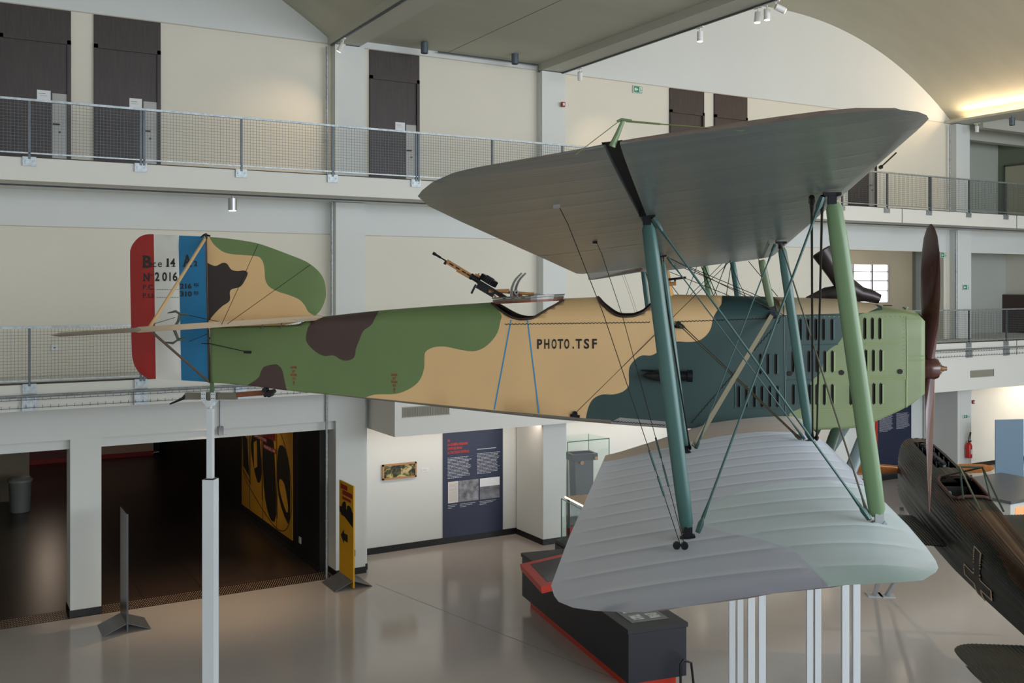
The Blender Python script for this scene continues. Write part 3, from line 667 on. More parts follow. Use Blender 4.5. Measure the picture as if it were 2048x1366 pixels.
# glass vitrine with camera, against the back wall
root = empty('glass_vitrine', (13.75, 21.0, 0), 0, 'tall glass vitrine between the column and the lower wing', 'vitrine')
m = MB(); m.box(0, 1.3, 0, .95, .28, .34); m.build('shelf', PLINTH, root)
m = MB(); m.box(.02, 1.28, .02, .93, 0, .28); m.build('base', ORED, root)
m = MB()
for a in ((0, 1.3, 0, .012), (0, .012, .012, .95), (1.288, 1.3, .012, .95)): m.box(a[0], a[1], a[2], a[3], .34, 2.45)
m.box(0, 1.3, 0, .95, 2.45, 2.462); m.build('glass_cover', glass(), root)
m = MB()
for x, y in ((0, 0), (1.288, 0), (0, .94), (1.288, .94)): m.box(x - .002, x + .014, y - .002, y + .014, .34, 2.45)
m.box(-.002, 1.302, -.004, .006, 2.44, 2.466); m.build('glass_edge', mat('edge_green', (70, 128, 112), .3), root)
root2 = empty('aerial_camera', (14.5, 21.5, .34), PR, 'dark boxy antique aerial camera standing inside the glass vitrine', 'camera')
m = MB(); m.add([(-.2, -.2, 0), (.26, -.2, 0), (.26, .2, 0), (-.2, .2, 0), (-.26, -.2, 1.55), (.26, -.2, 1.55), (.26, .2, 1.55), (-.26, .2, 1.55)], [(0, 1, 2, 3), (4, 5, 6, 7), (0, 1, 5, 4), (1, 2, 6, 5), (2, 3, 7, 6), (3, 0, 4, 7)]); m.build('bellows_body', mat('camera_body', (70, 72, 76), .4, .2), root2)
m = MB(); m.box(-.36, .36, -.26, .26, 1.55, 1.62); m.box(-.36, .36, -.26, -.2, 1.62, 1.72); m.box(-.36, .36, .2, .26, 1.62, 1.72); m.box(-.36, -.3, -.2, .2, 1.62, 1.72); m.box(.3, .36, -.2, .2, 1.62, 1.72); m.build('top_frame', BMET, root2)
m = MB(); m.lathe((-.1, -.27, 1.5), [(.05, 0), (.05, -.03)], 12, 0, 'y'); m.lathe((.3, -.27, 1.6), [(.04, 0), (.04, -.03)], 12, 0, 'y'); m.build('knobs', BRASS, root2)
def plin(x, y): c, s_ = math.cos(PR), math.sin(PR); return (9.25 + x * c - y * s_, 12.4 + x * s_ + y * c, 1.07)
root = empty('table_vitrine', plin(1.13, 3.7), PR, 'low glass table vitrine with wooden lid on the black plinth end', 'vitrine')
m = MB(); LY = 1.68
m.box(0, .012, 0, LY, 0, .86); m.box(.012, 1.2, 0, .012, 0, .86); m.box(.012, 1.2, LY - .012, LY, 0, .86); m.build('glass_case', glass(), root)
m = MB()
for x, y in ((0, 0), (0, LY - .012), (1.188, 0)): m.box(x - .004, x + .016, y - .004, y + .016, 0, .86)
m.box(0, .014, 0, LY, .86, .875); m.build('glass_edge', MATS['edge_green'], root)
m = MB(); m.box(.1, 1.3, .1, LY, .88, .91); m.build('lid', mat('lid_wood', (190, 164, 134), .5), root)
m = MB(); m.box(.085, .1, .1, LY, .88, .91); m.build('light_strip', mat('strip_glow', (255, 226, 190), .5, emit=2.0), root)
m = MB(); m.box(.12, .16, LY - .1, LY - .06, 0, .88); m.build('corner_post', BLACK, root)
# low grey bench at far right
root = empty('low_platform', (27.2, 12.3, 0), 0, 'low grey-topped white display platform at the far right', 'platform')
q = lambda px, py, H: (lambda a: ((.5 + .8660254 * a) * (H * FPX / (py - HY)), (.8660254 - .5 * a) * (H * FPX / (py - HY)), CAMZ - H))((px - CX) / FPX)
c0 = q(2022, 1003, 5.6); c1 = q(1985, 975, 5.6)
root.location = (c0[0], c0[1], 0); root.rotation_euler = (0, 0, 0)
m = MB(); m.box(0, 3.5, 0, 2.6, .72, .8); m.build('top_slab', SLATE, root)
m = MB(); m.box(.05, 3.4, .05, 2.5, 0, .72); m.build('body', WHITE, root)
m = MB(); m.box(.25, 3.2, .03, .05, .1, .6); m.build('lit_recess', mat('recess_glow', (210, 150, 100), .6, emit=.5), root)
# ================================================================== the biplane
TH = math.radians(7.35); CT, ST = math.cos(TH), math.sin(TH); D0 = 10.75; SG = .0528
HEAD = math.radians(-30) - TH
ZR = 4.5; ZO = CAMZ - ZR
plane = empty('biplane', (D0 * math.cos(HEAD + PI / 2), D0 * math.sin(HEAD + PI / 2), ZR), HEAD,
              'camouflaged two-seat biplane with tricolour rudder raised on white posts', 'aeroplane')
def km(px, py):
    a = (px - CX) / FPX; den = CT + ST * a
    return (a * CT - ST) / den, (HY - py) / FPX / den
def at(px, py, y=0.0):            # survey point on the aircraft's plane y = const (x forward, y away, z up)
    k, m = km(px, py); D = D0 + y; return Vector((D * k, y, D * m))
def P(mb, name, mats, parent=plane, smooth=False):
    o = mb.build(name, mats, parent, smooth)
    if parent is plane: o.location = (0, 0, ZO)
    return o
def hw(x): return interp([(-4.9, .03), (-3.6, .12), (-2.2, .28), (-1.2, .38), (-.2, .42), (1.4, .42), (2.6, .40), (3.0, .37)], x)
def side(px, py):
    y = -.4
    for _ in range(8): v = at(px, py, y); y = -hw(v.x)
    return v
TOP = [tuple((lambda v: (v.x, v.z))(at(*p))) for p in ((418, 654), (560, 651), (600, 649), (622, 636), (719, 625), (781, 619), (898, 610), (980, 605), (1080, 599), (1195, 594), (1340, 589), (1400, 590), (1480, 592), (1556, 594), (1594, 595), (1674, 597), (1731, 605), (1798, 617), (1823, 622), (1838, 628), (1850, 637))]
LON = [tuple((lambda v: (v.x, v.z))(side(*p))) for p in ((418, 658), (561, 655), (693, 650), (998, 648), (1400, 641), (1564, 634), (1681, 632), (1716, 630), (1808, 627), (1838, 634), (1850, 643))]
BOT = [tuple((lambda v: (v.x, v.z))(side(*p))) for p in ((420, 765), (488, 770), (573, 781), (664, 790), (781, 803), (898, 816), (1000, 827), (1105, 838), (1222, 848), (1332, 856), (1500, 860), (1631, 860), (1711, 857), (1748, 845), (1811, 816), (1843, 797), (1850, 787))]
XT, XN = BOT[0][0], BOT[-1][0]
def surf(x, t, s=-1, off=0):
    zl = interp(LON, x); zb = interp(BOT, x); zt = interp(TOP, x); w_ = hw(x)
    if t <= 0: return (x, s * (w_ + off), zl + (zl - zb) * t)
    a = t * PI / 2
    return (x, s * (w_ * math.cos(a) + off * math.cos(a)), zl + (zt - zl + off) * math.sin(a))
def xt(px, py):
    y = -.4
    for _ in range(10):
        v = at(px, py, y); zl = interp(LON, v.x); zb = interp(BOT, v.x); zt = interp(TOP, v.x)
        if v.z <= zl: t = max(-1.0, (v.z - zl) / (zl - zb)); y = -hw(v.x)
        else:
            t = math.asin(min(1, (v.z - zl) / max(zt - zl, .005))) / (PI / 2); y = y * .3 - .7 * hw(v.x) * math.cos(t * PI / 2)
    return (v.x, t)
def xp(*pts): return [xt(*p) for p in pts]
GRE = xp((418, 700), (418, 660))
greens = [(XT - .1, -1.2), (XT - .1, 1.3), (xt(978, 606)[0], 1.3)] + smooth_poly(xp((983, 608), (1002, 628), (1001, 641), (998, 656), (989, 675), (970, 694), (948, 702.5), (923, 700), (900, 695), (886, 693), (866, 695), (851, 704), (849, 717), (848, 738), (839.5, 760), (822, 776), (793, 787.5), (751.6, 789), (731, 795)), 4, False) + [(xt(722, 797)[0], -1.2)]
br1 = [(xt(754, 624)[0], 1.3), (xt(623, 638)[0] - .02, 1.3)] + smooth_poly(xp((620, 650), (611.5, 675), (618, 691), (634, 705.5), (649, 712), (667, 711), (681, 719), (693, 721.6), (706, 717), (710.6, 708), (712, 697), (718, 682), (727, 661.5), (743, 649), (749, 638)), 4, False)
br2 = [(xt(495, 771)[0], -1.2)] + smooth_poly(xp((495, 770), (502.5, 765.5), (517, 755), (521.6, 743.6), (529, 733), (546.5, 729), (555, 729.5), (564, 739), (568.5, 758), (573, 779)), 4, False) + [(xt(573, 780)[0], -1.2)]
teal = [(xt(1171, 836)[0], -1.2)] + smooth_poly(xp((1171, 840), (1175, 820), (1181, 805), (1190, 795), (1205, 789), (1225, 789), (1243, 784.5), (1254.5, 776), (1258, 767), (1257.5, 746.5), (1260, 732), (1270.6, 718.6), (1284, 711), (1301, 711), (1313, 705.5), (1326, 693), (1351, 683.5), (1374.6, 684), (1395, 682), (1410, 673), (1420, 660), (1424.5, 644), (1429, 630), (1443, 608)), 4, False) + [(xt(1452, 598)[0], 1.3), (XN + .2, 1.3), (XN + .2, -1.2)]
lgr = [(xt(1579, 850)[0], -1.2)] + smooth_poly(xp((1579, 835), (1580, 826), (1599, 817.6), (1616.5, 809), (1619, 796), (1620, 771.5), (1625, 759), (1639, 749), (1645, 732), (1651, 709), (1661, 697), (1676, 687), (1686, 672), (1690, 659.5), (1697, 640), (1712, 631)), 4, False) + [(xt(1735, 628)[0], .12), (xt(1765, 620)[0], .3), (xt(1775, 617)[0], 1.3), (XN + .2, 1.3), (XN + .2, -1.2)]
xs_ = xt(1556, 620)[0]
ctop = [(xs_, .06), (xs_, 1.3), (xt(1765, 612)[0], 1.3), (xt(1758, 618)[0], .45), (xt(1735, 628)[0], .1)]
lace = [(xt(664, 790)[0], -1.2), (xt(664, 790)[0], -.985), (xt(1222, 846)[0], -.962), (xt(1222, 846)[0], -1.2)]
skirt = [(xt(1222, 848)[0], -1.2), (xt(1222, 848)[0], -.98), (xt(1240, 845)[0], -.93), (xt(1334, 850)[0], -.94), (xt(1345, 855)[0], -1.2)]
cut1 = smooth_poly(xp((983.6, 607), (996, 617), (1010, 627.7), (1024.6, 635), (1041, 638.5), (1057, 637.5), (1065.6, 636), (1082, 626.6), (1098, 617), (1113, 609), (1126, 601)), 2, False)
cut1 = [(cut1[0][0] - .01, 1.2)] + cut1 + [(cut1[-1][0] + .01, 1.2)]
cut2 = smooth_poly(xp((1195, 595), (1201, 605), (1213, 617), (1225.6, 626.6), (1239, 632.5), (1260, 633), (1272, 631), (1288, 624), (1300, 613), (1312, 603), (1322, 595)), 2, False)
cut2 = [(cut2[0][0] - .005, 1.2)] + cut2 + [(cut2[-1][0] + .01, 1.2)]
outl = [(XT, -1)] + [(XT + (XN - XT) * i / 60, -1) for i in range(1, 60)] + [(XN, -1), (XN, 0), (XN, 1)] + [(XT + (XN - XT) * i / 60, 1) for i in range(59, 0, -1)] + [(XT, 1), (XT, 0)]
grid = [(XT + (XN - XT) * (i + .5) / 90, t) for i in range(90) for t in (-.97, -.75, -.5, -.25, 0, .12, .25, .37, .5, .62, .75, .87, .95)]
pts, tris = cdt(outl, grid, [(greens, 1), (br1, 2), (br2, 2), (teal, 3), (lgr, 4), (ctop, 5), (lace, 6), (skirt, 7)], [cut1, cut2])
FM = [TAN, GREEN, BROWN, TEAL, LGREEN, mat('cowl_top_tan', (176, 158, 130), .5, noise=.05), DGREY, SILVER]
mb = MB()
for s in (-1, 1):
    b = len(mb.v); mb.v += [surf(x, t, s) for x, t in pts]
    for f, mi in tris: mb.f.append([b + i for i in f]); mb.m.append(mi)
n = 60; vs = []; fs = []
for i in range(n + 1):
    x = XT + (XN - XT) * i / n
    vs += [surf(x, -1, -1), surf(x, -1, 1)]
for i in range(n): fs.append((2 * i, 2 * i + 1, 2 * i + 3, 2 * i + 2))
mb.add(vs, fs, 6)
fus = P(mb, 'fuselage', FM + [DARK], smooth=50)
me = fus.data; bm = bmesh.new(); bm.from_mesh(me); bmesh.ops.remove_doubles(bm, verts=bm.verts, dist=.0008); bmesh.ops.recalc_face_normals(bm, faces=bm.faces); bm.to_mesh(me); bm.free()
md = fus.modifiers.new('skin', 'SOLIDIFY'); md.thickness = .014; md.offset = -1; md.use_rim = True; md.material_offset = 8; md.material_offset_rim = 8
# nose plate and radiator
mb = MB(); x = XN - .005
ring = [surf(XN, t, -1) for t in (-1, -.5, 0, .3, .6, .8, 1)] + [surf(XN, t, 1) for t in (.8, .6, .3, 0, -.5, -1)]
mb.add([(x, p[1], p[2]) for p in ring], [tuple(range(len(ring)))]); P(mb, 'radiator', mat('radiator_dark', (60, 66, 58), .5, .4), plane)
# cockpit floors / tubs
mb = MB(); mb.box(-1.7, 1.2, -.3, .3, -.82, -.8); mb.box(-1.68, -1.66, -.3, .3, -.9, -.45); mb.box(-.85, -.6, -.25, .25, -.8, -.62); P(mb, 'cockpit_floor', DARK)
def rim(cut, name):
    mb = MB()
    for s in (-1, 1): mb.tube([surf(x_, min(t_, 1), s, .004) for x_, t_ in cut[1:-1]], .013, 6)
    P(mb, name, mat('leather_edge', (52, 36, 28), .6), smooth=True)
rim(cut1, 'gunner_cockpit_edge'); rim(cut2, 'pilot_cockpit_edge')
# louvres, seams, hinges of the engine cowling : raised hood and dark slot
def louvre(px, py0, py1):
    x0, t0 = xt(px, py0); x1, t1 = xt(px, py1); xm = (x0 + x1) / 2; z0 = surf(x0, t0)[2]; z1 = surf(x1, t1)[2]; w_ = hw(xm)
    def q(u, v, o): return (xm + u, -(w_ + o), z1 + (z0 - z1) * v)
    mb.add([q(-.022, .08, .001), q(-.008, 0, .001), q(.006, .08, .001), q(.006, .92, .001), q(-.008, 1, .001), q(-.022, .92, .001)], [tuple(range(6))], 2)
    col = 0 if xm < xt(1630, 700)[0] else 1
    if xm < xt(1692, 660)[0] and z0 > at(1650, 690, -.4).z: col = 0
    mb.add([q(.006, .06, .0), q(.024, .06, .0), q(.024, .94, .0), q(.006, .94, .0), q(.004, .08, .022), q(.004, .92, .022)], [(0, 1, 4), (4, 1, 2, 5), (3, 5, 2)], col)
for grp in (((1602, 1617, 1633, 1648, 1665), 636, 682), ((1731, 1746, 1761), 634, 680), ((1522, 1537, 1553), 706, 750), ((1587, 1619, 1635, 1651, 1666), 700, 746), ((1733, 1748, 1763), 698, 744), ((1479, 1494, 1510, 1525, 1541, 1556), 770, 816), ((1588, 1604, 1620, 1635, 1650, 1666), 767, 811), ((1703,), 767, 811), ((1749, 1763), 765, 810)):
    mb = MB()
    for px in grp[0]: louvre(px, grp[1], grp[2])
    P(mb, 'louvre_row', [TEAL, LGREEN, DARK])
def seam(ptsp, r, o=.003):
    q = []
    for a, b in zip(ptsp, ptsp[1:]):
        for k in range(9): q.append(surf(*xt(a[0] + (b[0] - a[0]) * k / 8, a[1] + (b[1] - a[1]) * k / 8), -1, o))
    return q
mb = MB()
for sm, mi in ((((1567, 600), (1568, 635), (1569, 700), (1571, 832)), 0), (((1580, 690), (1676, 688.5)), 0), (((1676, 688.5), (1700, 688)), 1), (((1730, 688), (1800, 687)), 1), (((1571, 702), (1572, 760), (1625, 759)), 0), (((1625, 759), (1690, 758)), 1), (((1730, 754), (1813, 752)), 1), (((1813, 624), (1814, 700), (1814, 815)), 1), (((1600, 820), (1795, 817)), 1), (((1575, 632), (1720, 630)), 0), (((1470, 768), (1470, 816), (1566, 818)), 0), (((1815, 712), (1848, 712)), 1), (((1815, 720), (1848, 720)), 1), (((1815, 636), (1842, 637)), 1), (((1735, 756), (1812, 758), (1812, 815)), 1)):
    mb.tube(seam(sm, 1), .005, 5, mi)
for i in range(26):
    for px, py in ((1572 + 9.6 * i, 633),):
        if px < 1812: v = surf(*xt(px, py), -1, .002); mb.box(v[0] - .004, v[0] + .004, v[1] - .003, v[1], v[2] - .004, v[2] + .004, 1)
for i in range(22): v = surf(*xt(1809, 635 + i * 8), -1, .002); mb.box(v[0] - .004, v[0] + .004, v[1] - .003, v[1], v[2] - .004, v[2] + .004, 1)
for px, py in ((1579, 747), (1683, 745), (1800, 743)): v = surf(*xt(px, py), -1, .001); mb.lathe((v[0], v[1], v[2]), [(.026, 0), (.026, -.008)], 12, 2, 'y')
P(mb, 'cowling_seams', [mat('seam_teal', (64, 92, 92), .4), mat('seam_green', (150, 166, 118), .4), DARK])
# laced seams
mb = MB()
def lacing(a, b, n, amp=2.2):
    q = []
    for i in range(n + 1):
        f = i / n; px = a[0] + (b[0] - a[0]) * f; py = a[1] + (b[1] - a[1]) * f + (amp if i % 2 else -amp * .3)
        if (1196 < px < 1312 and py < 634): continue
        q.append(surf(*xt(px, py), -1, .004))
    mb.tube(q, .004, 4)
lacing((1010, 648), (1300, 644), 80, 1.6); lacing((1350, 643), (1562, 635.5), 60, 1.6); lacing((1560, 640), (1382, 846), 60, 2.5)
lacing((1225, 842), (1330, 850), 34, 1.5)
P(mb, 'lacing', mat('lace_dark', (42, 48, 44), .6))
# aerial lines painted blue, lettering
mb = MB()
def stripe(a, b, wd):
    n = 14; q = []
    for i in range(n + 1):
        px = a[0] + (b[0] - a[0]) * i / n; py = a[1] + (b[1] - a[1]) * i / n
        for s in (-1, 1): q.append(surf(*xt(px + s * wd / 2, py), -1, .002))
    mb.add(q, [(2 * i, 2 * i + 1, 2 * i + 3, 2 * i + 2) for i in range(n)])
stripe((1022, 640), (988.5, 819), 2.6); stripe((1055, 640), (1078, 827), 2.6)
P(mb, 'blue_marking_lines', BLINE)
mb = MB(); a = side(1073.5, 697); b = side(1194, 696.5)
cap = side(1073, 678).z - a.z
def fside(x, z): return (a.x + x, -(hw(a.x + x) + .004), a.z + z + (b.z - a.z) * x / (b.x - a.x))
for ch, l0, l1 in (('P', 1074.4, 1084.5), ('H', 1088.6, 1099), ('O', 1103.5, 1113.3), ('T', 1115.6, 1126.4), ('O', 1128.6, 1138.8), ('.', 1145.4, 1148.2), ('T', 1151.5, 1164), ('S', 1168, 1178.6), ('F', 1184.5, 1194)):
    q0 = side(l0, 697); q1 = side(l1, 697); put_text(mb, ch, cap / .72, fside, q0.x - a.x, 0, q1.x - q0.x, .004)
P(mb, 'side_lettering', INK)
mb = MB()
for px, pys, arrow in ((588, (737, 745, 752, 759), (762, 771)), (789, (752, 759, 766, 773), (776, 786))):
    for s_, py in zip(('LEVER', 'ET', 'POSER', 'ICI'), pys):
        wd = 13 if len(s_) > 3 else 6; c = side(px - wd / 2, py); d_ = side(px + wd / 2, py); h = (side(px, py - 4.6).z - c.z) / .72
        put_text(mb, s_, h, (lambda c: lambda x, z: (c.x + x, -(hw(c.x + x) + .004), c.z + z))(c), 0, 0, d_.x - c.x, .001)
    c = side(px, arrow[0]); d_ = side(px, arrow[1]); yy = -(hw(c.x) + .004)
    mb.add([(c.x - .004, yy, c.z), (c.x + .004, yy, c.z), (d_.x + .004, yy, d_.z), (d_.x - .004, yy, d_.z), (c.x - .014, yy, c.z - .02), (c.x + .014, yy, c.z - .02), (c.x, yy, c.z + .005)], [(0, 1, 2, 3), (4, 5, 6)])
P(mb, 'lifting_stencils', INKR)

# fin and rudder
def flat(poly, th=.02):
    pass
def vsurf(outline, polys, mats, name, th, seg=.12):
    o2 = [(lambda v: (v.x, v.z))(at(*p)) for p in outline]
    pl = [([(lambda v: (v.x, v.z))(at(*p)) for p in q], m) for q, m in polys]
    xs = [p[0] for p in o2]; zs = [p[1] for p in o2]
    gr = [(x0, z0) for x0 in [min(xs) + seg * i for i in range(int((max(xs) - min(xs)) / seg) + 2)] for z0 in [min(zs) + seg * i for i in range(int((max(zs) - min(zs)) / seg) + 2)]]
    pts, tr = cdt(o2, gr, pl)
    def dist(x, z):
        d = 9
        for i in range(len(o2)):
            ax, az = o2[i]; bx, bz = o2[(i + 1) % len(o2)]; L = (bx - ax) ** 2 + (bz - az) ** 2
            t = max(0, min(1, ((x - ax) * (bx - ax) + (z - az) * (bz - az)) / L)) if L else 0
            d = min(d, math.hypot(x - ax - t * (bx - ax), z - az - t * (bz - az)))
        return d
    mb = MB()
    ds = [th * (.25 + .75 * math.sqrt(1 - (1 - min(1, dist(x, z) / .14)) ** 2)) for x, z in pts]
    for s in (-1, 1):
        b = len(mb.v); mb.v += [(x, s * d, z) for (x, z), d in zip(pts, ds)]
        for f, mi in tr: mb.f.append([b + i for i in f]); mb.m.append(mi)
    n = len(o2); mb.add([(x, -th * .25, z) for x, z in o2] + [(x, th * .25, z) for x, z in o2], [(i, (i + 1) % n, n + (i + 1) % n, n + i) for i in range(n)])
    return P(mb, name, mats, smooth=50)
fin_o = smooth_poly([(414.5, 473), (421, 474), (446, 476), (471, 479), (512.6, 486), (546, 497), (579, 509.5), (613, 523.5), (635, 540), (647.5, 557), (652, 576), (651.7, 596), (643, 618), (632, 630), (621, 639)], 3, False) + [(560, 652), (480, 656), (417, 660)]
fin_g = [(414, 468)] + smooth_poly([(419.4, 474), (429, 488.7), (446, 502.6), (462.5, 508), (485, 510), (510, 512), (521, 515), (528, 526), (530.7, 543), (532, 559.6), (540, 573.5), (557, 583), (579, 590), (599, 598.6), (610, 609.7), (618, 623.6), (629, 631)], 4, False) + [(640, 640), (670, 600), (660, 520), (600, 490), (500, 470)]
fin_b = [(408, 523)] + smooth_poly([(414, 525), (432, 532), (446, 526), (455.6, 527.6), (464, 539), (476, 542), (490, 541), (497, 546), (492, 559.6), (482, 573.5), (462.5, 580.5), (461, 601), (446, 612.5), (432, 626), (421, 639)], 4, False) + [(412, 648), (406, 640)]
vsurf(fin_o, [(fin_g, 1), (fin_b, 2)], [TAN, GREEN, FBROWN], 'tail_fin', .022)
rud_o = [(410.5, 473), (358, 471)] + smooth_poly([(310, 468.6), (299, 468.4), (288.6, 470), (278, 475), (267.6, 486), (262, 497.5), (260.5, 512), (261.5, 600), (263.6, 690), (265.6, 718), (273, 737.6), (284.5, 750), (298, 756), (312, 758)], 3, False) + [(362.4, 760.5), (417, 764)]
rudder = vsurf(rud_o, [([(250, 440), (307.5, 440), (312.5, 780), (250, 780)], 0), ([(307.5, 440), (358.2, 440), (363.3, 780), (312.5, 780)], 1), ([(358.2, 440), (430, 440), (430, 780), (363.3, 780)], 2)], [RED, RWHITE, RBLUE], 'rudder', .022)
mb = MB()
def rtext(s_, px, py, pw, ph, bold=0, mi=0):
    c = at(px, py); d_ = at(px + pw, py); h = (at(px, py - ph).z - c.z) / .72; dz = (at(px + pw, py + pw * .012).z - c.z)
    put_text(mb, s_, h, lambda x, z: (c.x + x, -.0255, c.z + z), 0, 0, d_.x - c.x, bold, mi)
def serif(px, py, pw, ph=1.6, mi=0):
    c = at(px, py); d_ = at(px + pw, py - ph); mb.add([(c.x, -.0257, c.z), (d_.x, -.0257, c.z), (d_.x, -.0257, d_.z), (c.x, -.0257, d_.z)], [(0, 1, 2, 3)], mi)
rtext('B', 288, 535, 17, 24, .006); serif(286.5, 535, 9); serif(286.5, 512.6, 9)
rtext('r', 309, 534, 4.6, 14.5, .0006); serif(307.5, 534, 7)
rtext('e', 318, 534, 8, 14.5, .0008)
rtext('1', 335.5, 533.5, 4.2, 17, .003); serif(333.5, 533.5, 7)
rtext('4', 342.5, 533.5, 10, 17, .003); serif(345, 533.5, 8)
rtext('A', 368, 533, 17, 24, .005); serif(366.5, 533, 7); serif(379, 533, 8)
rtext('2', 390, 532, 6.5, 10, .003)
rtext('N', 289, 562, 12, 16, .004); serif(287.5, 562, 6); rtext('o', 303, 552, 4, 4.5, .001)
for ch, px, pw in (('2', 312, 9), ('0', 326.5, 9.5), ('1', 340.8, 2.6), ('6', 347.5, 9.5)): rtext(ch, px, 561.5, pw, 17, .004)
for t_, py in (('P.C.', 579), ('P.U.', 595.5)): rtext(t_, 288, py, 23, 9.5, .001)
rtext('216', 362, 577, 23, 10, .0028); rtext('310', 362.5, 592.5, 23, 10, .0028)
for py in (574, 590): rtext('KG', 390, py - 2, 9, 5.5, .0012); serif(391, py, 6, .8)
for py in (579.5, 595):
    for k in range(9): serif(315 + k * 5.1, py, 3.8, .7)
P(mb, 'rudder_lettering', INK, rudder)
mb = MB(); mb.tube([at(413, 470), at(419, 766)], .011, 6); P(mb, 'rudder_post', mat('post_brown', (70, 56, 46), .5))

# tailplane and elevators
def tp(x, y, dz=0): return (x, y, -.435 + .065 * (x + 4.85) + .008 * abs(y) + dz)
for s in (-1, 1):
    o2 = smooth_poly([(-3.5, .0), (-3.62, .3), (-3.9, .85), (-4.2, 1.35), (-4.5, 1.72), (-4.84, 1.86)], 3, False) + [(-4.84, 0)]
    mb = MB(); n = len(o2)
    mb.prism(o2, lambda x, y: tp(x, s * y, .0), lambda x, y: tp(x, s * y, -.0))
    mb = MB(); inner = [(-3.5 + (x + 3.5) * .93 - .05, y * .94) for x, y in o2[:-1]] + [(-4.84, 0)]
    v = [tp(x, s * y, 0) for x, y in o2] + [tp(x, s * y, .028) for x, y in inner] + [tp(x, s * y, -.028) for x, y in inner]
    fs = [(i, (i + 1) % n, n + (i + 1) % n, n + i) for i in range(n)] + [(i, (i + 1) % n, 2 * n + (i + 1) % n, 2 * n + i) for i in range(n)] + [tuple(range(n, 2 * n)), tuple(range(3 * n - 1, 2 * n - 1, -1))]
    mb.add(v, fs); P(mb, 'tailplane', mat('tail_tan', (206, 186, 160), .5))
    o2 = [(-4.87, .12)] + [(-4.87, 1.7)] + smooth_poly([(-4.75, 1.72), (-4.72, 1.95), (-5.0, 2.0), (-5.5, 1.92), (-5.78, 1.6), (-5.8, 1.0), (-5.74, .6)], 3, False) + [(-5.45, .25)]
    n = len(o2); cxy = (-5.2, 1.0)
    inner = [(cxy[0] + (x - cxy[0]) * .88, cxy[1] + (y - cxy[1]) * .93) for x, y in o2]
    mb = MB(); v = [tp(x, s * y, 0) for x, y in o2] + [tp(x, s * y, .02) for x, y in inner] + [tp(x, s * y, -.02) for x, y in inner]
    fs = [(i, (i + 1) % n, n + (i + 1) % n, n + i) for i in range(n)] + [(i, (i + 1) % n, 2 * n + (i + 1) % n, 2 * n + i) for i in range(n)] + [tuple(range(n, 2 * n)), tuple(range(3 * n - 1, 2 * n - 1, -1))]
    mb.add(v, fs); P(mb, 'elevator', mat('elevator_tan', (158, 146, 130), .5))
    y = s * .5
    mb = MB(); mb.tube([(-5.12, y, -.29), (-5.03, y, -.27), (-4.98, y, -.3), (-5.0, y, -.38), (-5.05, y, -.46), (-5.0, y, -.58), (-5.06, y, -.62), (-5.18, y, -.61)], [.006, .014, .018, .016, .02, .016, .014, .006], 8); mb.tube([(-4.98, y, -.3), (-4.88, y, -.31)], [.02, .006], 6); mb.tube([(-5.0, y, -.58), (-4.9, y, -.56)], [.02, .006], 6)
    P(mb, 'elevator_horn', mat('horn_grey', (94, 104, 98), .4, .2), smooth=True)
    q = tp(-4.82, s * 1.5)
    mb = MB(); mb.obox(at(411, 476, 0), q, .035, .016, (1, 0, 0)); P(mb, 'tail_brace_upper', mat('brace_tan', (202, 170, 126), .5))
    mb = MB(); mb.obox(at(417, 763, s * .04), q, .024, .012, (1, 0, 0)); P(mb, 'tail_brace_lower', mat('brace_brown', (92, 76, 66), .5))
    mb = MB()
    for a, b in (((516, 489), tp(-4.15, s * 1.3)), ((620, 530), tp(-4.1, s * 1.28))): mb.tube([at(*a, s * .02), b], .003, 5)
    mb.tube([at(350, 635, y), at(300, 650, s * 1.2)], .003, 4); mb.tube([at(375, 630, y), at(460, 648, s * .1)], .003, 4); mb.tube([at(378, 683, y), at(415, 668, s * .05)], .003, 4)
    P(mb, 'tail_wires', WIREB)
mb = MB()
for s in (-1, 1): mb.tube([at(403, 687, s * .18), at(420, 687.5, s * .06), at(490, 703, s * .16)], .005, 5); mb.obox(at(488, 704, s * .19), at(502, 704.5, s * .2), .02, .03)
P(mb, 'rudder_control_horn', BMET)
mb = MB()
for p_ in ((480, 653), (522, 654), (560, 653), (600, 651)): v = at(p_[0], p_[1] + 4, -.1); mb.tube([v, (v.x + .04, v.y, v.z + .1)], .006, 5)
P(mb, 'tailplane_mounts', SDARK)
# tail skid and fittings
mb = MB(); mb.obox(at(442, 792), at(545, 784), .05, .055); P(mb, 'skid_arm', RWOOD)
mb = MB(); mb.obox(at(372, 792), at(474, 792), .06, .075); P(mb, 'skid_sleeve', mat('sleeve_grey', (120, 118, 108), .4, .5))
mb = MB(); mb.tube([at(373, 792), at(365, 797), at(352, 803), at(340, 808)], [.035, .018, .012, .01], 8); P(mb, 'skid_shoe', BMET, smooth=True)
mb = MB(); mb.obox(at(424, 764), at(424, 795), .05, .03); P(mb, 'skid_bracket', mat('bracket_green', (80, 104, 70), .5))
mb = MB()
for p_, r_ in (((531, 780), .03), ((540, 788), .035), ((533, 790), .022), ((546, 783), .025)): v = at(*p_, -.05); mb.lathe((v.x, v.y, v.z), [(r_, -.04), (r_, .04)], 8, 0, 'y')
mb.tube([at(528, 778, -.06), at(537, 793, -.06), at(548, 780, -.06)], .01, 6); P(mb, 'skid_hinge', BMET)
# small fin top fitting
mb = MB(); mb.tube([at(402, 475), at(409, 469), at(420, 472)], .012, 6); mb.tube([at(411, 467), at(414, 478)], .016, 6); P(mb, 'fin_top_fitting', BMET)

